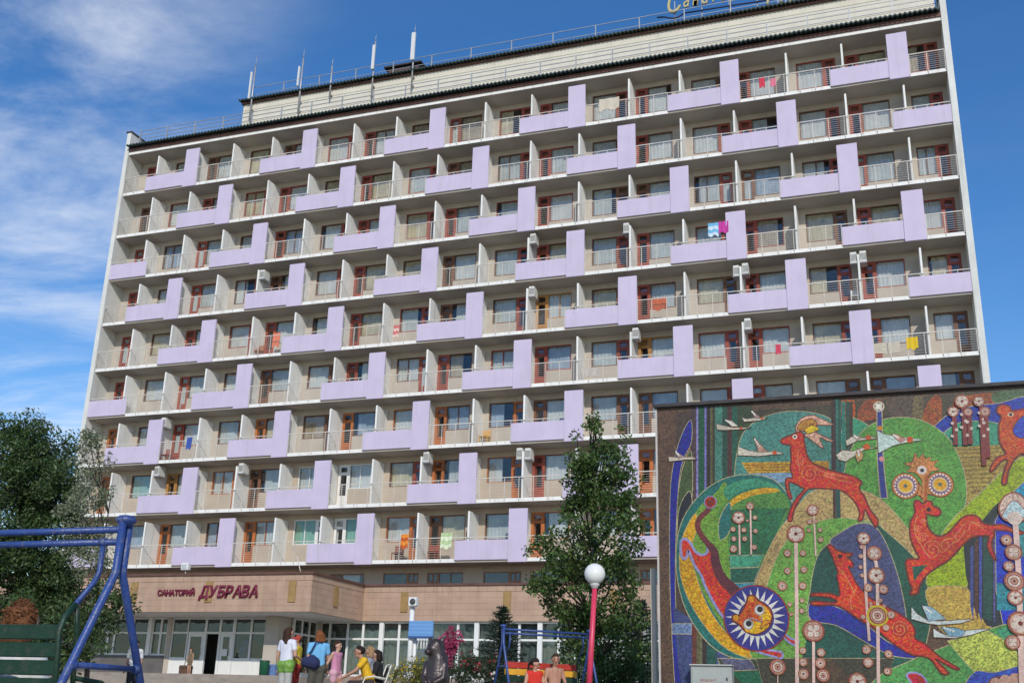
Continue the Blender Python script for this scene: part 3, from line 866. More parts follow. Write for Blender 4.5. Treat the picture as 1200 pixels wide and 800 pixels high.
m = MB(); m.box(18.75, XR, -1.4, -1.3, 2.2, FZ0); m.build('lobby_back', DARKR, V)
# poster in the window and a notice on the door
m = MB(); xx = atY(283.5, 762, DY - .07).x
pz = atY(283.5, 762, DY - .07).z
POSB = mat('poster_blue', (.03, .16, .55), .6, .2, 5); POSD = mat('poster_dark', (.02, .03, .06), .6, .2, 5)
m.box(xx - .42, xx + .42, DY + .03, DY + .036, pz - .72, pz + .62); o = m.build('poster', POSD, V)
m = MB(); m.add([(xx + .02 + dx, DY + .027, pz + dz_) for dx, dz_ in ((-.28, -.30), (-.22, .1), (-.12, .35), (.0, .52), (.16, .5), (.22, .2), (.18, -.1), (.26, -.35), (.0, -.4))], [tuple(range(9))]); m.build('printed_figure', POSB, o)
m = MB(); m.add([(xx + dx, DY + .024, pz + dz_) for dx, dz_ in ((-.34, -.36), (-.2, -.45), (.05, -.5), (.25, -.42), (.3, -.5), (.0, -.62), (-.3, -.5))], [tuple(range(7))]); m.build('printed_base', mat('poster_ochre', (.45, .25, .05), .6, .2, 5), o)
p = atY(262, 763, DY - .04)
m = MB(); m.box(p.x - .2, p.x + .2, DY - .042, DY - .034, p.z - .2, p.z + .12); m.build('door_notice', WHTW, V)
# left glazing with stone plinth
xl = [atY(u, 750, DY).x for u in (176, 188)]
pl = atY(186, 767.5, DY).z
glazing(xl[0] + .1, xd[0] - .26, DY, pl, FZ0 - .015, [xl[1]], zt2 - .02, curt=LCURT)
glazing(1.6, xl[0] - .12, DY, pl, FZ0 - .015, [atY(u_, 750, DY).x for u_ in (92, 108, 126.5, 134, 155)], zt2 - .02)
m = MB(); m.box(xl[0] - .12, xl[0] + .1, DY - .16, DY + .1, pl, FZ0 - .0152); m.build('pillar', WHTW, V)
m = MB(); m.box(xd[0] - .26, xd[0], DY - .10, DY + .1, 2.6, FZ0 - .0152); m.build('pillar', PLASTER, V)
m = MB(); m.box(1.6, xd[0] - .262, DY - .14, DY + .1, 2.0, pl - .002); m.build('plinth', SLATE, V)
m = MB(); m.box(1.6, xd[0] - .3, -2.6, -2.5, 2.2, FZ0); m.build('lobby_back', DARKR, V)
# column with blue foot, and the return wall
c0, c1 = atY(311, 760, -5.9).x, atY(327, 760, -5.9).x
zc = atY(320, 778, -6.1).z
m = MB(); m.box(c0, c1, -6.1, -4.95, zc, FZ0 - .015); m.build('column', PLASTER, V)
m = MB(); m.box(c0 - .03, c1 + .03, -6.14, -4.94, 2.682, zc - .002); m.build('column_foot', BLUEP, V)
m = MB(); yy = [-4.94, -4.2, -3.5, -2.76]; xx = 18.6
m.box(xx - .05, xx + .05, -4.94, -2.76, gz0, gz0 + .08); m.box(xx - .05, xx + .05, -4.94, -2.76, FZ0 - .09, FZ0 - .0152); m.box(xx - .045, xx + .045, -4.94, -2.76, zt2 - .045, zt2 + .045)
for y_ in yy: m.box(xx - .055, xx + .055, y_ - .05, y_ + .05, gz0 + .08, FZ0 - .09)
f = m.build('glazed_bay', WHTW, V, merge=False)
for a, b in zip(yy, yy[1:]):
    for c, d in ((gz0 + .08, zt2 - .045), (zt2 + .045, FZ0 - .09)):
        m = MB(); m.box(xx - .006, xx + .006, a + .05, b - .05, c, d); m.build('pane', GLASSD, f)
m = MB(); m.box(18.4, 18.74, -4.94, -2.6, 2.0, gz0 - .002); m.build('plinth', WHITEP, V)
m = MB(); m.box(18.45, 18.9, -2.78, -2.52, gz0, FZ0 - .0153); m.build('pillar', PLASTER, V)

# lettering on the canopy
t = empty('pavilion_sign', atY(185, 698, PYa - .05), 'crimson raised letters on the canopy reading САНАТОРИЙ ДУБРАВА', 'sign')
yl = PYa - .045
a, b = atY(184.8, 697.5, yl), atY(227.3, 697.8, yl)
write('САНАТОРИЙ', a.x, b.x, a.z, atY(185, 688.8, yl).z, yl, SIGNR, t, bold=.036, gap=.09)
a, b = atY(233, 699.5, yl), atY(301, 699.8, yl)
write('ДУБРАВА', a.x, b.x, a.z, atY(235, 686.2, yl).z, yl, SIGNR, t, shear=.2, bold=.04, gap=.08)
# floodlight and thin rod on the canopy roof
p = atY(218, 665, -7.6)
t = empty('floodlight', (p.x, -7.6, FZ1 + .11), 'small white floodlight on the canopy roof above the crimson letters', 'floodlight')
m = MB(); m.box(p.x - .2, p.x + .2, -7.75, -7.5, p.z - .12, p.z + .22); m.build('lamp_head', WHTW, t, bevel=.03)
m = MB(); m.box(p.x - .13, p.x + .13, -7.768, -7.752, p.z - .05, p.z + .15); m.build('lens', mat('lamp_lens', (.5, .52, .52), .2, .1, 3), t)
m = MB(); m.tube([(p.x, -7.6, FZ1 + .08), (p.x, -7.6, p.z - .12)], .03, 6); m.build('stem', METAL, t)
p = atY(351, 662, -7.2); p2 = atY(347.5, 655, -7.2)
m = MB(); m.tube([(p.x + .15, -7.2, FZ1 + .06), (p2.x, -7.2, p2.z + .15)], .025, 6)
m.build('roof_rod', RAIL, label='thin leaning white rod on the canopy roof near its corner', cat='rod', base=(p.x, -7.2, FZ1 + .06))
# litter bin by the column
p = atY(309, 788, -6.6)
t = empty('litter_bin', (p.x, -6.6, 2.682), 'dark green litter bin beside the blue foot of the column', 'bin')
m = MB(); m.lathe([(.17, 0), (.21, .02), (.23, .62), (.235, .64), (.2, .66)], (p.x, -6.6, 2.684), 16); m.build('bin_body', mat('bin_green', (.012, .10, .05), .4, .15, 5), t)
m = MB(); m.lathe([(.235, .645), (.245, .66), (.235, .69), (.19, .70), (.19, .665)], (p.x, -6.6, 2.684), 16); m.build('bin_rim', mat('bin_rim', (.01, .06, .03), .4, .15, 5), t)

# ------------------------------------------------------------------ the mosaic wall: fields of set stones, each a few millimetres proud of the last
MY = -32.0
CR = {'A': (760, 460, 5.7125), 'B': (900, 450, 5.7125), 'C': (1040, 440, 5.7125), 'D': (760, 570, 6.156), 'E': (900, 570, 6.156),
      'F': (1040, 560, 5.7125), 'G': (760, 670, 6.0), 'H': (960, 670, 5.0), 'M': (760, 440, 2.2222)}
def wp(c, x, y):
    a, b, s = CR[c]; p = atY(a + x / s, b + y / s, MY); return p.x, p.z
zTL = atY(770, 479, MY).z
MX0 = atY(770, 480, MY).x; MX1 = MX0 + 9.2; MZ0 = gz(MY); MZ1 = zTL
MW = empty('mosaic_wall', (MX0 + 4, MY + .2, MZ0), 'freestanding wall covered in a colourful mosaic of red deer, birds and flowers', 'mural wall')
m = MB(); m.box(MX0, MX1, MY, MY + .45, MZ0 - .5, MZ1); m.build('wall_core', mat('wall_render', (.32, .26, .22), .9, .15, 2, .3, 20), MW)
m = MB(); m.box(MX0 - .06, MX1 + .1, MY - .09, MY + .52, MZ1 + .002, MZ1 + .075)
m.build('coping', COPING, MW, bevel=.015)
m = MB(); m.box(MX0 - .035, MX0 - .002, MY - .02, MY + .3, MZ0, MZ1); m.build('edge_trim', mat('edge_trim', (.5, .46, .42), .6, .1, 4), MW)
xb_ = atY(766, 730, MY + .5).x
m = MB(); m.box(xb_ - .04, xb_ + .04, MY + .46, MY + .62, MZ0, atY(766, 666, MY + .5).z); m.build('drain_pipe', mat('drain_pipe_cream', (.50, .46, .38), .6, .1, 3), MW)
LAY = [0]
LIMX = (MX0 + .004, MX1 - .004); LIMZ = (MZ0 - .4, MZ1 - .004)
moff = woff(MW)
def clampp(p): return (min(max(p[0], LIMX[0]), LIMX[1]), min(max(p[1], LIMZ[0]), LIMZ[1]))
def smooth(pts, n=4, closed=True):
    P = [np.array(p) for p in pts]; L = len(P); r = []
    rng = range(L) if closed else range(L - 1)
    for i in rng:
        if closed: a, b, c, d = P[i - 1], P[i], P[(i + 1) % L], P[(i + 2) % L]
        else: a, b, c, d = P[max(i - 1, 0)], P[i], P[i + 1], P[min(i + 2, L - 1)]
        for k in range(n):
            t = k / n
            r.append(tuple(.5 * ((2 * b) + (c - a) * t + (2 * a - 5 * b + 4 * c - d) * t * t + (-a + 3 * b - 3 * c + d) * t ** 3)))
    if not closed: r.append(tuple(P[-1]))
    return r
def plate(P, name, mt, parent=None, dy=None):
    """flat field with its own thickness"""
    if dy is None:
        LAY[0] += 1; dy = .003 + LAY[0] * .00005
    y = MY - dy; n = len(P)
    v = [(x, y, z) for x, z in P] + [(x, MY + .001, z) for x, z in P]
    m = MB(); m.add(v, [tuple(range(n))] + [(i, (i + 1) % n, n + (i + 1) % n, n + i) for i in range(n)])
    return m.build(name, mt, parent or MW)
def strip(P, wd, name, mt, parent=None, closed=False, taper=None):
    LAY[0] += 1; y = MY - .003 - LAY[0] * .00005; n = len(P); v = []; f = []
    for i in range(n):
        a = np.array(P[i - 1] if (i or closed) else P[0]); b = np.array(P[(i + 1) % n] if (i < n - 1 or closed) else P[-1])
        d = b - a; L = np.hypot(*d) or 1; nx, nz_ = -d[1] / L, d[0] / L
        w_ = wd if taper is None else wd + (taper - wd) * i / max(n - 1, 1)
        x, z = P[i]
        for s_ in (1, -1):
            cx_, cz_ = clampp((x + s_ * nx * w_ / 2, z + s_ * nz_ * w_ / 2)); v.append((cx_, y, cz_))
        v += [(v[-2][0], MY, v[-2][2]), (v[-1][0], MY, v[-1][2])]
    rng = range(n if closed else n - 1)
    for i in rng:
        a, b = 4 * i, 4 * ((i + 1) % n)
        f += [(a, b, b + 1, a + 1), (a, a + 2, b + 2, b), (a + 1, b + 1, b + 3, a + 3)]
    m = MB(); m.add(v, f); return m.build(name, mt, parent or MW, merge=False)
LINE = mosaic((176, 164, 126), .25); LINEV = mosaic((150, 150, 190), .25); DRED = mosaic((110, 45, 35), .3); BLACK = mosaic((30, 28, 28), .3)
def field(c, pts, col, name='mosaic_field', sm=True, line=None, lw=.015, amp=.45, lab=None):
    P = [wp(c, *p) for p in pts]
    if sm: P = smooth(P)
    P = [clampp(p) for p in P]; Q = [P[0]]
    for p in P[1:]:
        if abs(p[0] - Q[-1][0]) + abs(p[1] - Q[-1][1]) > 1e-4: Q.append(p)
    o = plate(Q, name, mosaic(col, amp))
    if lab: o['label'] = lab
    if line: strip(Q, lw, 'outline', line, o, closed=True)
    return o
def poly(items, col, name, **k):     # points given over several survey sheets
    P = []
    for c, pts in items: P += [wp(c, *p) for p in pts]
    sm = k.get('sm', True)
    if sm: P = smooth(P, 3)
    o = plate([clampp(p) for p in P], name, mosaic(col, k.get('amp', .35)))
    if k.get('lab'): o['label'] = k['lab']
    if k.get('line'): strip([clampp(p) for p in P], k.get('lw', .02), 'outline', k['line'], o, closed=True)
    return o
def line(c, pts, wd, mt, parent=None, name='stem', taper=None, sm=True):
    P = [wp(c, *p) for p in pts]
    if sm and len(P) > 2: P = smooth(P, 4, False)
    return strip(P, wd, name, mt, parent, taper=taper)
def disc(c, x, y, r, mt, parent=None, name='disc', n=18, ry=None):
    """r in sheet units"""
    s = CR[c][2]; k = .0157 / s * 1.0
    X, Z = wp(c, x, y); R = r * k; RY = (ry or r) * k
    P = [clampp((X + R * math.cos(2 * math.pi * i / n), Z + RY * math.sin(2 * math.pi * i / n))) for i in range(n)]
    return plate(P, name, mt, parent)
def vbar(c, x0, x1, y0, y1, col): return field(c, [(x0, y0), (x1, y0), (x1, y1), (x0, y1)], col, 'tree_trunk_stripe', sm=False)

# grounds
field('M', [(18, 85), (985, 18), (1300, 0), (1300, 930), (18, 930)], (94, 70, 52), sm=False, amp=.5)
field('M', [(235, 95), (990, 30), (990, 200), (235, 200)], (70, 62, 42), sm=False, amp=.5)
field('M', [(72, 95), (118, 95), (118, 700), (72, 700)], (74, 58, 48), sm=False)
for x0, x1, col in ((285, 318, (76, 58, 58)), (320, 333, (135, 130, 180)), (335, 374, (34, 84, 56)), (375, 388, (120, 115, 170)), (389, 413, (46, 36, 30)),
                    (414, 428, (95, 92, 55)), (429, 444, (60, 56, 38)), (445, 494, (74, 124, 106)), (495, 528, (38, 72, 56)), (529, 558, (76, 44, 38)), (559, 596, (36, 84, 64)), (597, 690, (52, 66, 38))):
    vbar('A', x0, x1, 92, 760, col)
for x in (248, 262, 272): vbar('A', x, x + 7, 320, 760, (150, 105, 90))
field('M', [(110, 115), (112, 172), (92, 215), (80, 270), (72, 400), (70, 560), (78, 680), (108, 930), (80, 930), (62, 700), (55, 500), (56, 320), (64, 235), (84, 160)], (44, 46, 135), line=LINE, lw=.012)
field('M', [(92, 230), (112, 200), (112, 330), (80, 410), (74, 380), (78, 300)], (70, 84, 44), line=LINE, lw=.014)
field('M', [(80, 345), (108, 300), (112, 360), (82, 430), (74, 440)], (34, 34, 36), line=LINE, lw=.014)
field('M', [(64, 600), (120, 640), (190, 720), (300, 800), (360, 930), (110, 930), (78, 760)], (66, 74, 112), sm=False)
field('M', [(62, 645), (112, 645), (112, 672), (62, 672)], (110, 130, 160), sm=False, line=LINE, lw=.014)
for x0, x1, col in ((306, 338, (96, 52, 40)), (339, 360, (90, 86, 50)), (361, 378, (100, 96, 60)), (379, 410, (48, 38, 32)), (411, 480, (34, 78, 66))):
    field('G', [(x0, 365), (x1, 365), (x1, 660), (x0, 660)], col, 'tree_trunk_stripe', sm=False)
field('M', [(180, 735), (330, 735), (470, 930), (240, 930)], (58, 62, 44), sm=False, line=LINE, lw=.014)
field('M', [(185, 735), (262, 735), (282, 765), (215, 768)], (88, 86, 110), sm=False, line=LINE, lw=.014)
field('M', [(212, 770), (285, 768), (330, 830), (300, 850)], (36, 96, 66), sm=False)
# upper right band and hills
for pts, col in (([(497, 70), (535, 66), (535, 118), (510, 122)], (170, 90, 50)), ([(560, 68), (610, 66), (600, 108), (545, 116)], (140, 76, 48)), ([(715, 100), (735, 60), (760, 55), (760, 130), (722, 150)], (150, 80, 45)),
                 ([(620, 62), (715, 55), (700, 105), (640, 112)], (88, 72, 56)), ([(800, 60), (900, 45), (905, 80), (810, 95)], (150, 78, 48)), ([(900, 44), (990, 38), (990, 62), (905, 72)], (70, 96, 62)), ([(690, 60), (712, 58), (712, 130), (690, 128)], (110, 96, 62))):
    field('M', pts, col, amp=.55)
field('M', [(730, 160), (770, 108), (830, 82), (910, 72), (1000, 60), (1000, 190), (900, 150), (820, 160)], (42, 62, 150), line=LINE, lw=.012)
field('M', [(750, 172), (800, 126), (860, 118), (920, 128), (985, 175), (985, 200), (780, 196)], (66, 142, 112), line=LINE, lw=.012)
field('M', [(790, 186), (960, 178), (980, 235), (900, 310), (830, 360), (826, 270)], (164, 140, 74), sm=False)
for k in range(11): line('M', [(795 + k * 4, 192 + k * 11), (935 - k * 5, 188 + k * 11)], .016, mosaic((112, 92, 48), .3), name='furrow')
field('M', [(228, 290), (236, 175), (270, 125), (330, 98), (400, 93), (470, 110), (500, 160), (505, 280), (400, 330), (300, 300)], (76, 128, 114), line=LINE, lw=.013)
field('M', [(242, 226), (470, 222), (470, 250), (260, 254)], (186, 142, 62), sm=False)
for k in range(3): line('M', [(250 + 4 * k, 233 + k * 7), (468, 229 + k * 7)], .012, mosaic((120, 84, 40), .3), name='furrow')
field('M', [(262, 255), (400, 252), (410, 272), (330, 278), (280, 270)], (126, 152, 172), sm=False)
field('M', [(500, 165), (515, 112), (540, 112), (580, 140), (560, 190), (520, 240)], (70, 148, 110), line=LINE, lw=.014)
for x0, x1, col in ((476, 488, (56, 40, 34)), (489, 502, (40, 92, 80)), (503, 512, (50, 110, 95)), (513, 524, (46, 70, 54)), (524, 532, (60, 48, 36))):
    field('M', [(x0, 68), (x1, 67), (x1, 330), (x0, 330)], col, 'tree_trunk_stripe', sm=False)
field('M', [(505, 330), (515, 230), (548, 155), (600, 118), (665, 108), (725, 122), (778, 160), (812, 220), (828, 290), (818, 360), (770, 430), (690, 420), (600, 330)], (92, 146, 66), line=LINE, lw=.014)
# the big oval at left
field('M', [(72, 470), (80, 400), (105, 345), (150, 295), (205, 265), (265, 257), (320, 268), (356, 300), (375, 345), (340, 420), (305, 520), (275, 600), (330, 690), (390, 735), (300, 735), (225, 735), (160, 700), (105, 625), (78, 545)], (42, 102, 92), line=LINE, lw=.015)
field('M', [(108, 400), (130, 345), (175, 305), (205, 285), (210, 480), (240, 560), (330, 640), (400, 720), (340, 735), (290, 735), (200, 660), (140, 560), (110, 480)], (112, 148, 62))
field('M', [(200, 290), (260, 268), (320, 278), (352, 310), (300, 292), (250, 298), (205, 320)], (70, 140, 104))
field('M', [(180, 370), (200, 330), (250, 302), (310, 290), (352, 305), (368, 345), (330, 420), (290, 500), (212, 470), (208, 420)], (88, 132, 64))
field('M', [(205, 335), (240, 308), (300, 292), (340, 296), (330, 304), (280, 310), (230, 330), (205, 352)], (204, 156, 62))
field('M', [(182, 395), (190, 360), (213, 330), (213, 400), (188, 428)], (44, 102, 94), line=LINE, lw=.014)
field('M', [(213, 350), (280, 345), (360, 345), (330, 420), (300, 468), (213, 468)], (46, 100, 62), sm=False)
field('M', [(213, 468), (300, 466), (286, 498), (213, 500)], (76, 150, 116), sm=False, line=LINE, lw=.012)
field('M', [(213, 501), (286, 499), (275, 538), (213, 540)], (42, 92, 70), sm=False, line=LINE, lw=.012)
field('M', [(213, 541), (275, 539), (268, 570), (230, 600), (213, 560)], (70, 140, 150), sm=False)
field('M', [(80, 470), (92, 410), (122, 358), (126, 400), (112, 450), (124, 520), (160, 610), (215, 680), (280, 722), (345, 736), (262, 735), (190, 700), (125, 620), (88, 540)], (208, 158, 62), line=LINE, lw=.012)
# tan hill, green flower hill, arch of dark fields
field('M', [(272, 565), (296, 490), (335, 410), (385, 345), (420, 305), (470, 290), (530, 292), (590, 312), (640, 355), (700, 430), (735, 480), (720, 540), (640, 450), (560, 400), (470, 400), (380, 440), (320, 560), (290, 640)], (174, 148, 98), line=LINE, lw=.012)
field('M', [(270, 735), (285, 640), (310, 540), (345, 450), (400, 398), (470, 372), (540, 374), (610, 395), (560, 480), (470, 560), (425, 640), (400, 735)], (112, 156, 72), line=LINE, lw=.013)
field('M', [(585, 385), (630, 415), (690, 470), (740, 540), (735, 640), (700, 740), (600, 740), (600, 480)], (34, 82, 62), line=LINE, lw=.013)
field('M', [(423, 640), (421, 560), (440, 470), (480, 428), (545, 384), (590, 392), (625, 450), (655, 540), (672, 640), (672, 700), (560, 700)], (34, 74, 62), line=LINE, lw=.013)
field('M', [(472, 432), (500, 408), (545, 385), (590, 393), (625, 450), (655, 540), (672, 640), (660, 690), (590, 640), (530, 560), (500, 470)], (74, 78, 112), line=LINE, lw=.013)
field('M', [(423, 588), (480, 598), (550, 632), (620, 690), (700, 722), (740, 735), (640, 730), (560, 690), (490, 650), (423, 635)], (48, 54, 140), line=LINE, lw=.013)
field('M', [(400, 735), (423, 640), (500, 665), (570, 705), (630, 735), (560, 740)], (36, 80, 66), sm=False)
field('M', [(280, 735), (640, 735), (560, 930), (480, 930), (330, 930)], (64, 60, 44), sm=False, line=LINE, lw=.012)
field('M', [(395, 735), (475, 735), (540, 800), (470, 930), (395, 930)], (84, 66, 46), sm=False)
# lime swath, gold, stripes and the blue corner
field('M', [(985, 210), (1010, 260), (930, 320), (865, 390), (835, 450), (826, 555), (728, 552), (738, 480), (765, 410), (810, 355), (875, 295), (930, 240)], (150, 168, 42), line=LINE, lw=.014)
field('M', [(728, 552), (828, 552), (842, 600), (885, 645), (900, 690), (800, 690), (745, 640), (730, 600)], (186, 156, 82), line=LINE, lw=.012)
field('M', [(820, 440), (850, 400), (900, 340), (930, 315), (925, 660), (880, 650), (845, 590), (826, 520)], (36, 44, 44), sm=False)
for i, (x0, x1, col) in enumerate(((838, 846, (70, 74, 130)), (850, 858, (90, 54, 44)), (861, 868, (72, 78, 150)), (872, 895, (34, 72, 60)), (898, 903, (80, 80, 130)))):
    field('M', [(x0, 450 - i * 18), (x1, 440 - i * 18), (x1, 640), (x0, 600 + i * 10)], col, 'tree_trunk_stripe', sm=False)
field('M', [(903, 380), (925, 325), (985, 270), (1300, 200), (1300, 650), (985, 650), (925, 655), (905, 560)], (54, 72, 176), sm=False, line=LINE, lw=.012)
field('M', [(930, 320), (985, 275), (1010, 275), (1010, 340), (950, 345)], (60, 150, 180), sm=False)
field('M', [(907, 540), (985, 540), (985, 610), (907, 610)], (54, 130, 140), sm=False)
field('M', [(955, 380), (1010, 380), (1010, 470), (955, 470)], (66, 140, 140), sm=False)
# bottom meadow
field('M', [(545, 930), (580, 800), (680, 742), (770, 705), (870, 665), (985, 640), (1300, 640), (1300, 930)], (88, 146, 78), line=LINE, lw=.013)
field('M', [(905, 662), (985, 640), (1300, 640), (1300, 760), (985, 740)], (66, 140, 106), sm=False)
field('M', [(778, 690), (880, 662), (930, 690), (985, 745), (1010, 790), (850, 772), (820, 740)], (176, 184, 88), sm=False, line=LINE, lw=.014, amp=.6)
field('M', [(838, 780), (900, 772), (1010, 762), (1010, 930), (780, 930)], (64, 84, 170), line=LINE, lw=.013)
field('M', [(880, 800), (940, 780), (1010, 775), (1010, 930), (850, 930)], (120, 70, 52))
for x, y in ((905, 800), (930, 792), (955, 788), (980, 788)): disc('M', x, y, 12, mosaic((190, 150, 130), .3), name='blossom')
field('M', [(672, 780), (690, 772), (712, 780), (725, 800), (722, 830), (700, 930), (690, 815)], (180, 50, 60), line=LINEV, lw=.03)

# blue pole with beads
line('B', [(746, 180), (752, 500), (776, 765)], .10, LINE, name='pole_edge', taper=.14)
line('B', [(746, 180), (752, 500), (776, 760)], .07, mosaic((52, 62, 128), .3), name='blue_pole', taper=.10)
o = disc('B', 742, 150, 34, mosaic((225, 215, 190), .2), name='flower_head'); disc('B', 742, 150, 28, DRED, o, 'ring'); 
for k in range(4): disc('B', 742 + 13 * math.cos(k * 1.57 + .78), 150 + 13 * math.sin(k * 1.57 + .78), 13, mosaic((225, 220, 200), .2), o, 'petal')
disc('B', 750, 295, 17, mosaic((200, 140, 60), .2), name='bead'); disc('B', 762, 500, 17, mosaic((215, 150, 140), .2), name='bead')

RED = (196, 66, 46)
def swirl(c, x, y, r, parent):
    P = []
    X, Z = wp(c, x, y); k = .0157 / CR[c][2]
    for i in range(34): a = i * .42; R = r * k * (1 - i / 36); P.append((X + R * math.cos(a), Z + R * math.sin(a)))
    strip(P, .013, 'swirl', mosaic((216, 130, 96), .2), parent)
GOLDR = mosaic((214, 140, 96), .2)
# deer 1: leaping left with swept horns
dn = DRED
o = poly([('B', [(85, 385), (100, 362), (150, 345), (190, 325), (235, 330), (245, 400), (268, 490), (320, 540), (450, 585), (560, 612), (612, 640), (628, 662), (612, 690), (628, 735)]),
          ('E', [(690, 60), (740, 170), (793, 240), (780, 290), (760, 268), (735, 230), (700, 165), (682, 235), (650, 245), (662, 190), (630, 115), (565, 50), (500, 22), (330, 12), (275, 32), (215, 115), (182, 190), (172, 245), (145, 240), (160, 170), (205, 85), (262, 20)]),
          ('B', [(225, 690), (190, 670), (145, 655), (142, 700), (160, 765), (138, 750), (118, 665), (128, 628), (165, 625), (150, 560), (156, 500), (152, 440), (150, 408), (110, 402)])], RED, 'deer', line=dn, lw=.03, lab='red deer leaping left with swept pink horns')
swirl('B', 280, 600, 62, o); swirl('B', 215, 520, 34, o)
line('B', [(205, 440), (200, 500), (215, 580)], .013, GOLDR, o, 'vein'); line('B', [(300, 560), (420, 600), (540, 625)], .013, GOLDR, o, 'vein'); line('B', [(370, 610), (470, 640), (560, 660)], .013, GOLDR, o, 'vein')
for x in (390, 430): swirl('B', x, 610, 16, o)
e = disc('B', 180, 352, 15, mosaic((230, 220, 200), .1), o, 'eye'); disc('B', 180, 352, 8, BLACK, o, 'pupil')
for pts, col in (([(185, 305), (200, 255), (245, 218), (305, 210), (370, 238), (438, 270), (360, 275), (290, 262), (245, 285), (205, 320)], (204, 160, 136)), ([(245, 345), (290, 308), (345, 335), (400, 362), (452, 388), (395, 378), (345, 358), (372, 430), (320, 398), (275, 362)], (204, 160, 136)),
                 ([(195, 300), (225, 250), (290, 232), (330, 262), (300, 300), (240, 312)], (168, 120, 60)), ([(250, 300), (300, 275), (340, 300), (300, 325), (260, 330)], (214, 180, 50))):
    field('B', pts, col, 'horn', line=dn, lw=.014)
for x0, x1, col in ((430, 452, (60, 44, 36)), (453, 468, (50, 104, 92)), (469, 484, (40, 72, 58))): field('B', [(x0, 100), (x1, 100), (x1 + 5, 560), (x0 + 5, 560)], col, 'tree_trunk_stripe', sm=False)
field('E', [(468, 22), (488, 22), (490, 228), (472, 228)], (72, 44, 38), 'tree_trunk_stripe', sm=False); field('E', [(489, 22), (520, 22), (524, 226), (492, 228)], (40, 74, 66), 'tree_trunk_stripe', sm=False)
# deer 2: leaping left with the plumed crown
CRN = (196, 132, 82)
field('C', [(185, 515), (208, 555), (240, 522), (252, 560), (290, 542), (286, 575), (342, 565), (310, 602), (352, 632), (290, 642), (266, 692), (246, 745), (225, 692), (190, 652), (130, 640), (162, 612), (110, 590), (168, 576)], CRN, 'crown_flower', sm=False, line=dn, lw=.013)
o = disc('C', 230, 632, 28, mosaic((225, 210, 200), .1), name='crown_eye'); disc('C', 232, 634, 12, BLACK, o, 'pupil')
for cx_, cy_, r, s_ in ((120, 738, 78, 1), (352, 728, 76, -1)):
    tail = [(cx_ + s_ * r * .7, cy_ - r * .62), (cx_ + s_ * (r + 38), cy_ + 18), (cx_ + s_ * (r + 50), cy_ + 95), (cx_ + s_ * (r + 10), cy_ + 62), (cx_ + s_ * r * .3, cy_ + r * .95)]
    o = field('C', tail, CRN, 'plume', line=dn, lw=.012)
    disc('C', cx_, cy_, r + 5, dn, o, 'rim', 26); disc('C', cx_, cy_, r, mosaic(CRN, .2), o, 'rim', 26); disc('C', cx_, cy_, r - 10, mosaic((130, 96, 120), .2), o, 'rim', 26)
    for k in range(20):
        a = k * math.pi / 10; disc('C', cx_ + (r - 8) * math.cos(a), cy_ + (r - 8) * math.sin(a), 6, mosaic((230, 222, 205), .1), o, 'dot', 8)
    disc('C', cx_, cy_, r - 30, mosaic((200, 184, 150), .2), o, 'ring', 22); disc('C', cx_, cy_, r * .5, mosaic((214, 160, 60), .2), o, 'ring', 22); disc('C', cx_, cy_, 12, mosaic((90, 100, 90), .2), o, 'pupil')
line('F', [(235, -15), (245, 80), (250, 165)], .05, mosaic(CRN, .2), name='crown_stalk'); line('F', [(262, -15), (258, 80), (256, 165)], .05, mosaic((170, 100, 60), .2), name='crown_stalk')
o = poly([('F', [(178, 180), (185, 152), (212, 152), (235, 172), (265, 152), (298, 160), (300, 182), (345, 205), (357, 228), (345, 250), (300, 250), (265, 240), (262, 290), (285, 350), (340, 388), (400, 370), (450, 320), (500, 265), (560, 246), (610, 262), (640, 300), (700, 315), (770, 310), (830, 335), (910, 362), (880, 376), (800, 352), (722, 348), (716, 378), (696, 440), (716, 510), (726, 552), (696, 520), (668, 450), (680, 392), (640, 385), (580, 392), (520, 430), (420, 540), (340, 590), (260, 650), (216, 720), (202, 770), (152, 778), (165, 735), (148, 700), (130, 620), (123, 560), (150, 538), (212, 540), (185, 480), (155, 400), (152, 300), (185, 230)])], RED, 'deer', line=dn, lw=.03, lab='red deer leaping left under a plumed crown of eyes')
field('F', [(165, 592), (268, 580), (215, 640), (180, 690)], (34, 82, 62), sm=False)
swirl('F', 300, 480, 62, o); swirl('F', 235, 395, 30, o); swirl('F', 205, 340, 22, o); swirl('F', 240, 290, 18, o)
for pts in ([(200, 250), (180, 340), (215, 430), (290, 540)], [(360, 440), (390, 410), (440, 400), (480, 350), (520, 300)], [(370, 500), (430, 440), (480, 410), (520, 350)], [(540, 290), (600, 300), (640, 340)], [(545, 350), (560, 300), (620, 320)], [(400, 420), (420, 470)], [(450, 380), (470, 430)]): line('F', pts, .013, GOLDR, o, 'vein')
disc('F', 276, 210, 13, BLACK, o, 'pupil')
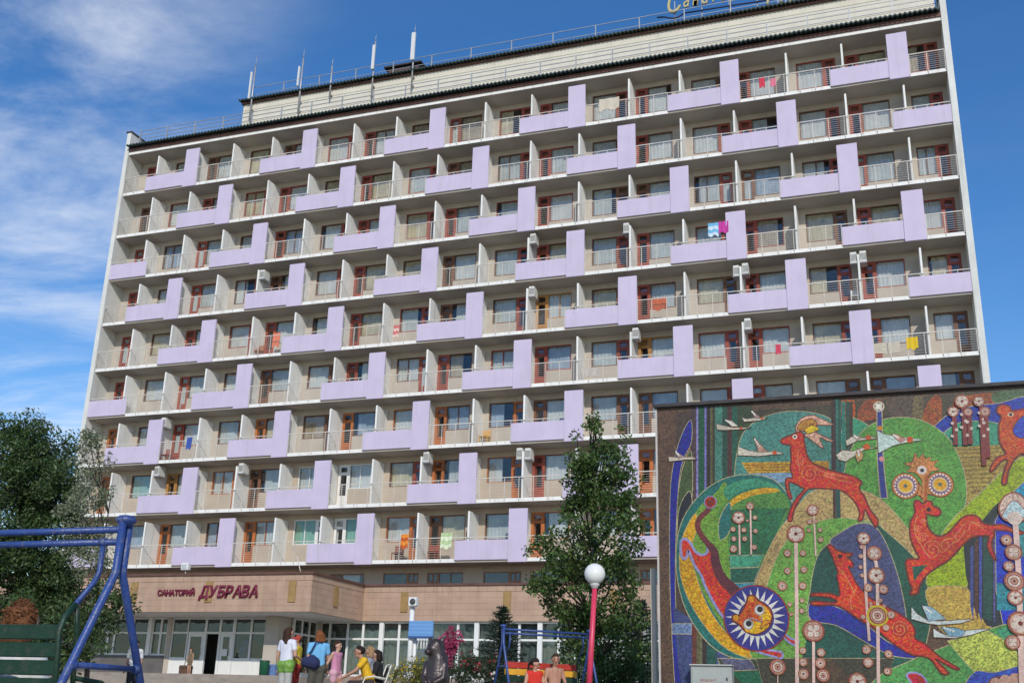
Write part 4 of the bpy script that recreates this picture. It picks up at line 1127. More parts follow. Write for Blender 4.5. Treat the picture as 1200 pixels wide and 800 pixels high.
# deer 3: leaping away down right
o = poly([('E', [(430, 432), (455, 420), (500, 458), (560, 476), (606, 480), (600, 500), (570, 506), (606, 540), (612, 582), (580, 572), (600, 620), (640, 700), (700, 768)]),
          ('H', [(300, 152), (400, 205), (480, 250), (540, 300), (562, 350), (560, 388), (620, 420), (700, 490), (780, 540), (822, 566), (790, 566), (680, 508), (742, 570), (757, 596), (715, 592), (655, 512), (600, 492), (540, 482), (440, 422), (340, 340), (240, 280), (150, 218), (90, 192), (0, 194), (-45, 188), (-45, 174), (0, 172), (70, 178), (108, 172), (70, 150), (0, 141), (-45, 138), (-45, 126), (0, 123), (70, 126), (118, 140), (116, 80), (104, 20)]),
          ('E', [(505, 620), (478, 540), (455, 480)])], (204, 72, 44), 'deer', line=dn, lw=.028, lab='red deer leaping with its nose up and a flower on its flank')
disc('E', 520, 502, 13, BLACK, o, 'pupil'); disc('H', 470, 333, 44, mosaic((176, 62, 40), .3), o, 'haunch'); swirl('H', 470, 333, 44, o)
line('E', [(505, 580), (570, 660), (620, 760)], .016, GOLDR, o, 'vein'); line('H', [(215, 100), (185, 150), (190, 220)], .016, GOLDR, o, 'vein')
# deer 4: at the right edge
o = poly([('C', [(735, 220), (742, 205), (770, 193), (822, 212), (830, 236), (914, 222), (1010, 200), (1060, 260), (1060, 560), (1000, 560), (914, 520), (870, 540), (832, 590), (805, 660), (796, 722), (765, 718), (785, 622), (806, 562), (762, 572), (722, 618), (692, 642), (690, 615), (732, 550), (792, 520), (752, 450), (744, 340), (762, 278), (735, 248)])], (190, 82, 44), 'deer', line=dn, lw=.03, lab='orange red deer half cut off by the picture edge')
field('C', [(914, 270), (875, 300), (842, 350), (850, 400), (914, 420), (1000, 380), (1000, 300)], (58, 76, 170), line=dn, lw=.014)
disc('C', 824, 262, 17, mosaic((220, 200, 170), .1), o, 'eye', ry=13); disc('C', 824, 262, 10, BLACK, o, 'pupil')
# lion
o = poly([('D', [(232, 445), (236, 395), (262, 375), (300, 402), (340, 468), (390, 492), (425, 470), (432, 425), (470, 450), (480, 560), (520, 670), (580, 745), (640, 800)]), ('G', [(640, 200), (620, 330), (545, 330), (480, 250), (400, 100), (375, 30)]), ('D', [(330, 560), (290, 460), (280, 500), (258, 522), (240, 500)])], (200, 66, 44), 'lion', line=LINEV, lw=.045, lab='red lion with a blue and white sunburst mane')
line('D', [(448, 140), (420, 180), (380, 215), (355, 262), (368, 325), (410, 385), (440, 425)], .09, mosaic((112, 50, 48), .35), o, 'tail', taper=.10)
line('D', [(440, 420), (475, 470), (488, 560), (530, 660), (600, 730), (660, 790)], .12, mosaic((92, 42, 46), .4), o, 'back', taper=.22)
disc('D', 447, 112, 46, LINEV, o, 'tuft_edge'); disc('D', 447, 112, 40, mosaic((160, 54, 44), .35), o, 'tuft')
for k in (-1, 0, 1): line('D', [(447 + k * 14, 135), (447 + k * 18, 95)], .03, DRED, o, 'tuft_hair')
for pts in ([(735, 528), (830, 545), (925, 558), (945, 580), (930, 606), (890, 596), (800, 570), (745, 548)], [(932, 412), (1000, 465), (1050, 478), (1052, 500), (1030, 512), (985, 490), (938, 442)]): field('G', pts, (190, 58, 50), 'paw', line=LINEV, lw=.035)
disc('G', 757, 322, 217, mosaic((150, 62, 40), .2), o, 'mane_rim', 40); disc('G', 757, 322, 209, mosaic((58, 54, 128), .4), o, 'mane', 40)
X, Z = wp('G', 757, 322); k_ = .0157 / 6
for k in range(23):
    a = 2 * math.pi * k / 23 + .1; r1 = (203 if k % 2 else 190) * k_; r0 = 118 * k_; da = .125
    pt = [(X + r0 * math.cos(a - da), Z + r0 * math.sin(a - da)), (X + r1 * math.cos(a), Z + r1 * math.sin(a)), (X + r0 * math.cos(a + da), Z + r0 * math.sin(a + da))]
    plate(pt, 'mane_ray', mosaic((222, 218, 205), .15), o)
field('G', [(692, 205), (700, 172), (740, 165), (776, 198), (825, 232), (862, 270), (868, 335), (835, 395), (765, 432), (690, 420), (640, 372), (592, 338), (598, 302), (640, 300), (672, 250)], (204, 96, 40), 'face', line=DRED, lw=.03)
field('G', [(765, 232), (815, 240), (850, 275), (866, 310), (850, 340), (810, 345), (775, 300), (752, 265)], (226, 176, 30), 'cheek')
field('G', [(668, 370), (690, 342), (740, 345), (790, 355), (845, 365), (835, 392), (765, 430), (690, 418)], (226, 176, 30), 'cheek')
for x, y in ((780, 266), (702, 366)):
    disc('G', x, y, 34, mosaic((160, 150, 150), .2), o, 'eye_ring', ry=36); disc('G', x, y, 27, mosaic((230, 225, 215), .1), o, 'eye', ry=29); disc('G', x + 4, y - 5, 20, BLACK, o, 'pupil')
line('G', [(705, 320), (760, 335), (790, 350), (800, 310)], .02, mosaic((150, 140, 140), .2), o, 'brow_line'); disc('G', 722, 190, 20, mosaic((226, 160, 50), .2), o, 'ear'); disc('G', 616, 322, 20, mosaic((226, 160, 50), .2), o, 'ear')
field('G', [(790, 400), (800, 355), (830, 338), (860, 345), (850, 360), (820, 372)], (220, 150, 60), 'mouth', line=DRED, lw=.012)

# birds
WHT2 = (206, 196, 176)
def bird(c, body, wing, col=WHT2, wcol=(176, 150, 140), head=None):
    o = field(c, body, col, 'bird', sm=False, line=mosaic((110, 80, 60), .2), lw=.012, amp=.3)
    w_ = [wp(c, *p) for p in wing]; wo = plate([clampp(p) for p in w_], 'wing', mosaic(wcol, .3), o); strip([clampp(p) for p in w_], .012, 'outline', mosaic((100, 70, 56), .2), o, closed=True)
    if head:
        disc(c, *head, mosaic((198, 90, 52), .25), o, 'head')
    a = np.array(wing[0]); 
    for k in range(4):
        t = .25 + .17 * k; mid = np.mean(np.array(wing), 0); p = a + (mid - a) * t * 1.2; disc(c, p[0], p[1], 6, mosaic((232, 228, 215), .1), o, 'feather_dot', 8)
bird('A', [(455, 210), (500, 220), (560, 233), (690, 235), (620, 246), (500, 252), (460, 250)], [(505, 180), (560, 190), (602, 226), (560, 228)], wcol=(214, 208, 192), head=(620, 238, 9))
bird('A', [(625, 165), (655, 178), (700, 170), (800, 171), (740, 188), (640, 196)], [(685, 118), (750, 165), (712, 172)], head=(760, 172, 9))
bird('A', [(600, 360), (660, 385), (760, 402), (850, 390), (908, 410), (830, 416), (740, 426), (600, 420)], [(700, 293), (802, 400), (738, 402)], wcol=(176, 140, 118), head=(845, 402, 14))
bird('A', [(135, 430), (190, 432), (300, 430), (325, 446), (240, 450), (140, 462)], [(175, 388), (242, 430), (200, 442)])
bird('B', [(520, 380), (560, 352), (650, 360), (690, 352), (740, 362), (660, 374), (600, 380), (530, 414)], [(570, 340), (640, 360), (590, 376)], head=(672, 358, 17))
bird('B', [(455, 475), (500, 442), (570, 450), (630, 425), (740, 425), (650, 437), (600, 470), (520, 520), (470, 505)], [(600, 430), (640, 470), (630, 505), (600, 525), (585, 480)], wcol=(190, 150, 100), head=(660, 420, 20))
bird('C', [(-70, 370), (-20, 392), (20, 400), (120, 415), (180, 422), (238, 432), (180, 440), (120, 450), (40, 470), (-60, 520)], [(28, 390), (60, 392), (130, 430), (90, 450), (60, 430)], wcol=(196, 150, 130), col=(190, 208, 196), head=(150, 430, 20))
bird('H', [(540, 205), (575, 245), (640, 285), (740, 285), (800, 280), (905, 275), (830, 300), (700, 310), (640, 303), (540, 275)], [(600, 195), (660, 203), (745, 275), (640, 288)], col=(200, 208, 200), wcol=(150, 178, 186))
bird('H', [(668, 330), (700, 350), (740, 368), (860, 340), (1000, 330), (900, 366), (800, 388), (670, 382)], [(712, 318), (800, 325), (860, 345), (830, 380), (760, 375)], col=(200, 208, 200), wcol=(130, 170, 184))

# flowers: a stem, a head and little blossoms
PK = mosaic((186, 146, 126), .25); PKR = mosaic((146, 82, 64), .25); WH = mosaic((208, 190, 174), .2); WHS = mosaic((222, 190, 176), .15)
def blossom(c, x, y, r, parent, kind=0):
    b = disc(c, x, y, r * 1.03, PKR, parent, 'blossom', 16)
    disc(c, x, y, r * .85, PK, parent, 'blossom', 16)
    kd = int(x * 7 + y * 3) % 4
    if r * (.0157 / CR[c][2]) > .07 and kd == 1:
        for rr, mm_ in ((.74, PKR), (.62, WH), (.40, PKR), (.30, PK), (.14, DRED)): disc(c, x, y, r * rr, mm_, parent, 'ring', 14)
    elif r * (.0157 / CR[c][2]) > .07 and kd == 2:
        for k in range(4):
            a = k * 1.5708 + .78; disc(c, x + r * .44 * math.cos(a), y + r * .44 * math.sin(a), r * .36, PKR, parent, 'petal', 12); disc(c, x + r * .44 * math.cos(a), y + r * .44 * math.sin(a), r * .29, WH, parent, 'petal', 12)
        disc(c, x, y, r * .16, WH, parent, 'blossom_eye', 8)
    elif r * (.0157 / CR[c][2]) > .09:
        for k in range(5):
            a = k * 1.2566 + .3; disc(c, x + r * .5 * math.cos(a), y + r * .5 * math.sin(a), r * .34, WH, parent, 'petal', 10)
            line(c, [(x, y), (x + r * .85 * math.cos(a + .63), y + r * .85 * math.sin(a + .63))], .012, PKR, parent, 'petal_line')
        disc(c, x, y, r * .2, DRED, parent, 'blossom_eye', 10)
    elif r * (.0157 / CR[c][2]) > .04:
        disc(c, x, y, r * .45, WH, parent, 'blossom_eye', 10); disc(c, x, y, r * .22, DRED, parent, 'blossom_eye', 8)
def plant(c, stem, wd, heads, mt=None):
    o = line(c, stem, wd * .72, mt or WHS, name='flower_stem')
    for h in heads: blossom(c, h[0], h[1], h[2] * .84, o)
    return o
plant('M', [(384, 435), (386, 600), (388, 930)], .085, [(384, 412, 26), (362, 462, 11), (402, 462, 9), (362, 508, 10), (405, 505, 10), (349, 547, 14), (402, 547, 11), (368, 595, 7), (400, 585, 7), (372, 620, 6), (400, 612, 8), (402, 715, 10), (403, 745, 12), (404, 776, 15)])
plant('M', [(431, 365), (436, 470)], .04, [(428, 350, 17), (420, 380, 8), (447, 402, 7), (418, 403, 6), (449, 427, 8), (436, 380, 6)])
plant('M', [(562, 442), (566, 560), (575, 690)], .06, [(560, 424, 18), (556, 446, 7), (553, 470, 7), (553, 498, 6), (556, 520, 6), (570, 556, 7)])
plant('M', [(590, 480), (596, 540), (600, 930)], .075, [(588, 462, 21), (593, 520, 23), (572, 552, 12), (612, 556, 13), (604, 585, 6), (580, 600, 6), (614, 600, 6), (568, 713, 12), (625, 724, 11), (572, 746, 14), (624, 769, 10)])
o = disc('H', 343, 256, 56, mosaic((200, 180, 60), .2), name='flower_head'); blossom('H', 343, 256, 44, o); blossom('H', 422, 250, 22, o); blossom('H', 392, 325, 19, o); blossom('H', 258, 263, 14, o); blossom('H', 303, 182, 10, o)
plant('M', [(237, 388), (238, 466)], .04, [(235, 370, 19), (221, 400, 8), (249, 402, 8), (223, 425, 8), (251, 425, 8), (222, 451, 11)])
plant('M', [(266, 350), (268, 466)], .04, [(265, 340, 12), (278, 370, 7), (279, 405, 7), (276, 447, 8), (258, 378, 4)])
plant('M', [(430, 690), (431, 930)], .065, [(430, 664, 30), (450, 720, 12), (448, 748, 15), (455, 780, 18)])
blossom('M', 337, 758, 19, plant('M', [(337, 776), (338, 930)], .02, []))
blossom('H', 225, 640, 45, plant('H', [(225, 680), (225, 760)], .03, [(400, 580, 22)]))
for (x, y, r), st in (((793, 95, 13), [(796, 107), (800, 182)]), ((816, 68, 17), [(820, 84), (825, 182)]), ((832, 96, 10), [(835, 104), (838, 180)]), ((860, 68, 13), [(866, 80), (874, 235)]), ((876, 95, 12), [(878, 106), (884, 215)])):
    o = line('M', st, .075, mosaic((124, 52, 46), .3), name='flower_stem'); blossom('M', x, y, r, o)
    for k in range(3): disc('M', st[0][0] + (6 if k % 2 else -5), st[0][1] + 18 + k * 17, 4, WH, o, 'leaf', 8)
o = plant('M', [(955, 385), (965, 560), (975, 930)], .12, [(950, 460, 22), (932, 428, 15), (952, 535, 26), (938, 496, 14), (955, 578, 20), (968, 645, 32), (948, 694, 19)])
field('M', [(912, 350), (922, 320), (945, 305), (965, 310), (985, 330), (990, 355), (970, 380), (930, 378)], (206, 178, 160), 'flower_head', line=PKR, lw=.025)
field('M', [(920, 365), (950, 325), (985, 360), (968, 372), (935, 374)], (180, 200, 200), 'flower_head', line=PKR, lw=.014)
disc('M', 953, 372, 16, WH, name='flower_head')

# grey cabinet against the wall
CB = mat('grey_cabinet_paint', (.36, .38, .35), .5, .1, 4, stain=(.25, .22, .18), sscale=3, samt=.5)
yb = MY - .32
ca, cb_ = atY(809, 779, yb), atY(857, 779, yb)
t = empty('control_cabinet', ((ca.x + cb_.x) / 2, MY - .16, gz(MY)), 'pale grey metal cabinet with red lettering against the foot of the mosaic', 'cabinet')
m = MB(); m.box(ca.x, cb_.x, yb + .01, MY - .03, gz(MY), ca.z); m.build('cabinet_body', CB, t, bevel=.008)
m = MB(); m.box(ca.x + .03, cb_.x - .06, yb - .006, yb + .006, gz(MY) + .08, ca.z - .04); m.build('cabinet_door', CB, t)
m = MB(); m.box(ca.x - .015, cb_.x + .015, yb - .03, MY - .03, ca.z + .002, ca.z + .02); m.build('cabinet_lid', mat('cabinet_lid', (.5, .5, .46), .5, .1, 4), t)
a, b = atY(821, 798, yb), atY(839, 798, yb)
write('РЕМОНТ', a.x, b.x, a.z, atY(821, 795, yb).z, yb - .008, mat('cabinet_red', (.35, .06, .05), .6, .1, 4), t, extrude=.001, gap=.15)
m = MB(); xx = atY(852, 795, yb).x; m.box(xx - .012, xx + .012, yb - .02, yb - .0065, atY(852, 797, yb).z, atY(852, 793.5, yb).z); m.build('keyhole_plate', ACD, t)

# ------------------------------------------------------------------ playground swings
def garden_swing(label, P, rz, L, T, back, slat_cols, group, pitch=.096, spl=.82):
    """x runs along the beam from the left end, y away from the viewer; back = side of the back rest"""
    root = empty('garden_swing', P, label, 'swing', group, rz)
    def part(m, name, mt, par=root, **k): return link(name, m.mesh(name, mt, **k), par)
    for x in (0, L):
        for s_, off in ((-1, -.028), (1, .032)):
            m = MB(); zb = T - .33
            m.tube([(x, off, T), (x, off, zb + .03), (x, off + s_ * .012, zb), (x, s_ * spl, -.05)], .0235, 10); part(m, 'leg', BLUES)
        m = MB(); m.lathe([(.02, -.045), (.056, -.02), (.06, .0), (.045, .018), (.01, .024)], (x, 0, T + .01), 16); part(m, 'cap', BLUES)
        zc = T * .545; yy = spl * (T - .33 - zc) / (T - .33)
        m = MB(); m.tube([(x, -yy, zc), (x, yy, zc)], .017, 8); part(m, 'cross_bar', BLUES)
    for z, y in ((T - .055, -.02), (T - .125, .0)):
        m = MB(); m.tube([(.02, y, z), (L - .02, y, z)], .02, 10); part(m, 'beam', BLUES)
    for x in (0, L):
        zc = T * .545; yy = spl * (T - .33 - zc) / (T - .33)
        for s_ in (-1, 1):
            m = MB(); m.ball((x, s_ * yy, zc), .03, 8); m.ball((x + (-.026 if x else .026), s_ * yy, zc), .013, 8); part(m, 'clamp', BLUES)
    for x in (.14, L - .14):
        m = MB(); m.tube([(x - .02, 0, T - .125), (x + .02, 0, T - .125)], .0265, 10); part(m, 'bearing', BLUES)
    sz = T - 1.12
    for x in (.14, L - .14):
        m = MB(); m.tube([(x, 0, T - .13), (x, 0, T - .30), (x, back * .03, T - .36), (x, back * .16, T - .50)], .016, 8); h_ = part(m, 'hanger', BLUES)
        m = MB(); m.tube([(x, back * .16, T - .502), (x, back * .235, T - .58), (x, back * .26, T - .66), (x, back * .20, sz), (x, back * .12, sz - .06), (x, -back * .28, sz - .04)], .017, 8); part(m, 'bench_frame', GREENS)
        m = MB(); m.tube([(x, back * .15, T - .51), (x, back * .12, T - .62), (x, back * .06, sz - .04)], .015, 8); part(m, 'bench_strut', GREENS)
        m = MB(); m.tube([(x, back * .10, sz + .22), (x, -back * .16, sz + .20), (x, -back * .27, sz + .14), (x, -back * .28, sz - .04)], .014, 8); part(m, 'arm_rest', GREENS)
    for k, c in enumerate(slat_cols):
        z1 = T - .62 - k * pitch; z0 = z1 - pitch + .014; y = back * (.245 - k * .012)
        m = MB(); m.box(.155, L - .155, y - .012, y + .012, z0, z1); part(m, 'back_slat', c, bevel=.006)
    for k in range(4):
        y0 = -back * .27 + back * .105 * k
        m = MB(); m.box(.155, L - .155, min(y0, y0 + back * .085), max(y0, y0 + back * .085), sz - .015, sz + .008); part(m, 'seat_slat', slat_cols[k % len(slat_cols)], bevel=.005)
    for x in (L * .5,):
        m = MB(); m.tube([(x, back * .268, T - .63), (x, back * .21, sz)], .014, 6); part(m, 'back_brace', GREENS)
    return root, sz
pr = atD(148, 610, 6.5); plf = atD(0, 621.5, 6.78)
d = (plf - pr); ang = math.atan2(-d.y, -d.x)            # local x points from the left end to the right end
LN = 1.75
dirx = Vector((math.cos(ang), math.sin(ang), 0))
base = pr - dirx * LN; zg = gz(pr.y) - .02
near, nsz = garden_swing('blue framed garden swing in the foreground, its green slatted back turned to the viewer', (base.x, base.y, zg), ang, LN, pr.z - zg, -1,
                    [GREENS] * 5, 'garden swings of the playground')
pl_, pr_ = atD(590, 733, 20.3), atD(691, 740, 21.0)
d = pr_ - pl_; ang2 = math.atan2(d.y, d.x); zg2 = gz(pl_.y)
far, fsz = garden_swing('blue framed garden swing with a red, yellow and green bench carrying two children', (pl_.x, pl_.y, zg2), ang2, math.hypot(d.x, d.y), pl_.z - zg2, 1,
                   [REDS, YELS, GREENS, REDS], 'garden swings of the playground', .125, .56)

# ------------------------------------------------------------------ street lamp
pg = atD(697, 672, 19.3); rg = 12.2 / FPX * 19.3
pb = atD(690.5, 800, 19.3); zb = gz(pg.y)
t = empty('globe_lamp', (pb.x - .02, pb.y, zb), 'white globe lamp on a pink red pole beside the birch', 'street lamp')
pq = atY(690.3, 800, pg.y); foot = pg + (pq - pg) * ((zb - pg.z) / (pq.z - pg.z))
m = MB(); m.tube([foot, (pg.x, pg.y, pg.z - rg - .05)], [.055, .045], 12); m.build('pole', PINKP, t)
m = MB(); m.lathe([(.05, -.05), (.058, -.045), (.062, -.015), (.085, .0), (.085, .03), (.07, .045)], (pg.x, pg.y, pg.z - rg - .02), 18); m.build('collar', mat('lamp_collar', (.55, .55, .52), .4, .1, 4), t)
m = MB(); m.ball(pg, rg, 28); m.build('lamp_globe', GLOBE, t)
m = MB(); m.lathe([(.11, 0), (.11, .05), (.06, .12)], foot, 14); m.build('base_plate', PINKP, t)

# ------------------------------------------------------------------ blue board on a white post with a loudspeaker
PD = 30
a, b = atD(485, 728, PD), atD(519, 747, PD)
pt, pm_ = atD(484, 700, PD), atD(480.5, 772, PD)
zb = gz(pt.y)
t = empty('board_post', (pm_.x - .1, pt.y, zb), 'blue board on a white post with a small loudspeaker on top, behind the bear', 'notice board')
m = MB(); m.tube([(pt.x, pt.y, zb), (pt.x, pt.y, pt.z)], .07, 10); m.build('post', WHTW, t)
m = MB(); m.tube([(a.x + .12, pt.y + .1, zb), (a.x + .12, pt.y + .1, b.z + .02)], .05, 10); m.build('post', WHTW, t)
m = MB(); m.box(a.x, b.x, pt.y - .10, pt.y - .05, b.z, a.z); bd = m.build('board', mat('sky_blue_board', (.16, .35, .66), .6, .06, 3), t)
m = MB(); 
for k in range(4): zz = b.z + (a.z - b.z) * (k + .5) / 4; m.box(a.x + .01, b.x - .01, pt.y - .104, pt.y - .1005, zz - .008, zz + .008)
m.build('board_groove', mat('board_groove_blue', (.12, .27, .52), .6, .06, 3), bd)
m = MB(); m.box(a.x, b.x, pt.y - .14, pt.y - .02, b.z - .06, b.z - .002); m.build('board_edge', mat('dark_blue_edge', (.04, .10, .26), .6, .1, 3), t)
m = MB(); m.box(pt.x - .05, pt.x + .19, pt.y - .2, pt.y - .02, pt.z - .24, pt.z + .0); sp = m.build('loudspeaker', WHTW, t, bevel=.02)
m = MB(); m.lathe([(.085, 0), (.085, .012), (.03, .02)], (0, 0, 0), 14); m.v = [(pt.x + .09 + x, pt.y - .202 - z_, pt.z - .12 + y) for x, y, z_ in m.v]; m.build('speaker_cone', ACD, sp)
# white wire trellis under the board
a2, b2 = atD(490, 748, 30.6), atD(508, 800, 30.6)
t = empty('wire_trellis', (a2.x, a2.y, gz(a2.y)), 'white wire trellis with arched tops below the blue board', 'trellis')
for k in range(6):
    x = a2.x + k * .085; m = MB(); m.tube([(x, a2.y, gz(a2.y)), (x, a2.y, a2.z - .12), (x + .05, a2.y, a2.z), (x + .11, a2.y, a2.z - .1), (x + .12, a2.y, a2.z - .5)], .011, 5); m.build('wire', WHTW, t)
for k in range(5):
    m = MB(); z = a2.z - .35 - k * .3; m.tube([(a2.x, a2.y - .012, z), (a2.x + .55, a2.y - .012, z + .05)], .009, 5); m.build('cross_wire', WHTW, t)

# ------------------------------------------------------------------ bodies
def leaves(C_, size, mt, name, parent, aspect=.55, jit=.4, seed=1, dirs=None, hang=0.0, fold=.0):
    r = np.random.default_rng(seed); C_ = np.asarray(C_, float); n = len(C_)
    if dirs is None:
        d = r.normal(size=(n, 3)); d[:, 2] -= hang
    else: d = np.asarray(dirs, float) + r.normal(size=(n, 3)) * jit
    d /= np.linalg.norm(d, axis=1)[:, None] + 1e-9
    e = r.normal(size=(n, 3)); e -= d * (e * d).sum(1)[:, None]; e /= np.linalg.norm(e, axis=1)[:, None] + 1e-9
    L = size * r.uniform(1 - jit, 1 + jit, n)[:, None]; Wd = L * aspect
    v = np.empty((n, 4, 3)); v[:, 0] = C_; v[:, 1] = C_ + d * L * .5 + e * Wd * .5; v[:, 2] = C_ + d * L; v[:, 3] = C_ + d * L * .5 - e * Wd * .5
    off = np.array(woff(parent) if parent is not None else (0, 0, 0)); v -= off
    me = bpy.data.meshes.new(name)
    me.vertices.add(n * 4); me.vertices.foreach_set('co', v.reshape(-1))
    me.loops.add(n * 4); me.loops.foreach_set('vertex_index', np.arange(n * 4))
    me.polygons.add(n); me.polygons.foreach_set('loop_start', np.arange(n) * 4); me.polygons.foreach_set('loop_total', np.full(n, 4))
    me.update(); me.validate(); me.materials.append(mt)
    return link(name, me, parent)
def capsule(m, a, b, ra, rb, n=10):
    a = Vector(a); b = Vector(b); d = b - a
    if d.length < 1e-5: d = Vector((0, 0, 1e-4))
    u = d.normalized(); ref = Vector((0, 0, 1)) if abs(u.z) < .9 else Vector((1, 0, 0))
    s_ = u.cross(ref).normalized(); t_ = u.cross(s_); v = []; f = []
    rings = [(a, ra, -k) for k in (80, 50, 22)] + [(b, rb, k) for k in (22, 50, 80)]
    for c, r, ang_ in rings:
        e = R3(ang_)
        for k in range(n):
            q_ = 2 * math.pi * k / n; v.append(c + u * (r * math.sin(e)) + (s_ * math.cos(q_) + t_ * math.sin(q_)) * (r * math.cos(e)))
    for i in range(5):
        for k in range(n): f.append((i * n + k, i * n + (k + 1) % n, (i + 1) * n + (k + 1) % n, (i + 1) * n + k))
    f += [tuple(reversed(range(n))), tuple(range(5 * n, 6 * n))]
    m.add(v, f, 0, True)
def skinmesh(m, name, mt, vox, it=4):
    me = m.mesh(name, [])
    me = evaluated(me, [('REMESH', dict(mode='VOXEL', voxel_size=vox)), ('SMOOTH', dict(iterations=it, factor=.5))])
    me.polygons.foreach_set('use_smooth', [True] * len(me.polygons))
    me.materials.clear(); me.materials.append(mt); me.name = name
    return me
EYEW = mat('eye_dark', (.02, .015, .012), .3, .1, 9)
LIPS = mat('lip_red', (.30, .09, .08), .5, .1, 9)
def skin_tone(k): return mat('skin_%d' % k, [(.50, .28, .19), (.44, .23, .15), (.52, .31, .22)][k], .55, .08, 12, spec=.35)
def person(label, H, pos, rz, pose, clothes, hair, skin=0, group=None, look=(0, -1, 0), vox=.016, hat=None):
    """pose: joints as fractions of the height, x right, y away from where the person faces, z up"""
    J = dict(pel=(0, 0, .53), neck=(0, .005, .835), head=(0, -.015, .925),
             sL=(.108, .004, .805), eL=(.135, .015, .635), wL=(.14, -.03, .49), sR=(-.108, .004, .805), eR=(-.135, .015, .635), wR=(-.14, -.03, .49),
             hL=(.05, 0, .515), kL=(.054, -.012, .285), aL=(.056, .012, .045), hR=(-.05, 0, .515), kR=(-.054, -.012, .285), aR=(-.056, .012, .045))
    J.update(pose); J = {k: Vector(v) * H for k, v in J.items()}
    lk = Vector(look).normalized()
    root = empty('person', pos, label, 'person', group, rz)
    lat = (J['sL'] - J['sR']).normalized(); up_ = (J['neck'] - J['pel']).normalized()
    hl = (J['hL'] - J['hR']).normalized()
    fw = lat.cross(up_).normalized()
    if fw.dot(Vector((0, -1, 0))) < -.3: fw = -fw
    def tor(t_): return J['pel'].lerp(J['neck'], t_)
    def segs():
        S_ = {}
        S_['torso'] = [(tor(.02) + hl * x * H, tor(.50) + lat * x * .9 * H, .062 * H, .054 * H) for x in (-.038, .038)] + [(tor(.02) + fw * .004 * H, tor(.86), .066 * H, .058 * H)] + \
                      [(tor(.45) + lat * x * .8 * H, tor(.86) + lat * x * 1.25 * H, .054 * H, .052 * H) for x in (-.045, .045)] + \
                      [(J['sL'] - lat * .015 * H, J['sR'] + lat * .015 * H, .037 * H, .037 * H)]
        S_['hips'] = [(J['hL'] + up_ * .01 * H, J['hR'] + up_ * .01 * H, .064 * H, .064 * H)]
        for s_ in 'LR':
            S_['ua' + s_] = [(J['s' + s_], J['e' + s_], .033 * H, .025 * H)]
            S_['fa' + s_] = [(J['e' + s_], J['w' + s_], .025 * H, .017 * H)]
            S_['th' + s_] = [(J['h' + s_], J['k' + s_], .056 * H, .036 * H)]
            S_['ca' + s_] = [(J['k' + s_], J['k' + s_].lerp(J['a' + s_], .35), .035 * H, .036 * H), (J['k' + s_].lerp(J['a' + s_], .35), J['a' + s_], .036 * H, .022 * H)]
        return S_
    SG = segs()
    m = MB()
    for L_ in SG.values():
        for a, b, ra, rb in L_: capsule(m, a, b, ra, rb)
    capsule(m, J['neck'] - up_ * .02 * H, J['head'] - Vector((0, 0, .02)) * H, .033 * H, .03 * H)
    hc = J['head']; side = lk.cross(Vector((0, 0, 1))).normalized(); hu = side.cross(lk).normalized()
    def hp(x, y, z): return hc + side * x * H + lk * y * H + hu * z * H
    capsule(m, hp(0, -.012, .016), hp(0, .004, .014), .056 * H, .052 * H)
    capsule(m, hp(0, .012, -.005), hp(0, .022, -.048), .044 * H, .022 * H)
    capsule(m, hp(0, .053, .004), hp(0, .064, -.014), .007 * H, .010 * H, 6)
    for x in (-.052, .052): capsule(m, hp(x, -.006, .006), hp(x, -.010, -.016), .009 * H, .007 * H, 6)
    for s_ in 'LR':
        f_ = fw; kn, an = J['k' + s_], J['a' + s_]
        ft = Vector((f_.x, f_.y, 0)).normalized()
        capsule(m, an + ft * -.01 * H - Vector((0, 0, .012 * H)), an + ft * .09 * H - Vector((0, 0, .028 * H)), .022 * H, .014 * H)
    # palms
    fing = MB()
    for s_, sg in (('L', 1), ('R', -1)):
        w_ = J['w' + s_]; dh = (w_ - J['e' + s_]).normalized(); ax = dh.cross(lat)
        ax = (ax.normalized() if ax.length > .1 else Vector((0, 0, 1))); pn = dh.cross(ax).normalized()
        capsule(m, w_ + dh * .008 * H, w_ + dh * .042 * H, .014 * H, .017 * H, 8)
        for i in range(4):
            o_ = ax * (-.018 + .012 * i) * H; L_ = (.040, .046, .043, .034)[i] * H
            p0 = w_ + dh * .045 * H + o_; p1 = p0 + dh * L_ * .5 + pn * (-sg) * .006 * H; p2 = p1 + dh * L_ * .45 + pn * (-sg) * .016 * H
            fing.tube([p0 - dh * .012 * H, p0, p1, p2], [.0062 * H, .0062 * H, .0056 * H, .0042 * H], 6)
        tb = w_ + dh * .02 * H + ax * -.014 * H
        fing.tube([tb, tb + (dh * .5 - ax * .85).normalized() * .022 * H, tb + (dh * .85 - ax * .7).normalized() * .04 * H], [.007 * H, .0066 * H, .005 * H], 6)
    sm_ = skin_tone(skin)
    bme = skinmesh(m, 'body', sm_, vox)
    fme = fing.mesh('f', [sm_])
    for x in (-.02, .02): pass
    ex = MB()
    for x in (-.020, .020): ex.ball(hp(x, .0515, .012), (.0085 * H, .006 * H, .006 * H), 8); ex.ball(hp(x * 1.1, .0525, .026), (.013 * H, .005 * H, .003 * H), 8)
    lp = MB(); lp.ball(hp(0, .0495, -.032), (.014 * H, .006 * H, .005 * H), 8)
    bm = bmesh.new(); bm.from_mesh(bme); bm.from_mesh(fme)
    n0 = len(bm.faces); bm.from_mesh(ex.mesh('e', [])); bm.faces.ensure_lookup_table()
    for f in bm.faces[n0:]: f.material_index = 1
    n0 = len(bm.faces); bm.from_mesh(lp.mesh('e', [])); bm.faces.ensure_lookup_table()
    for f in bm.faces[n0:]: f.material_index = 2
    for f in bm.faces: f.smooth = True
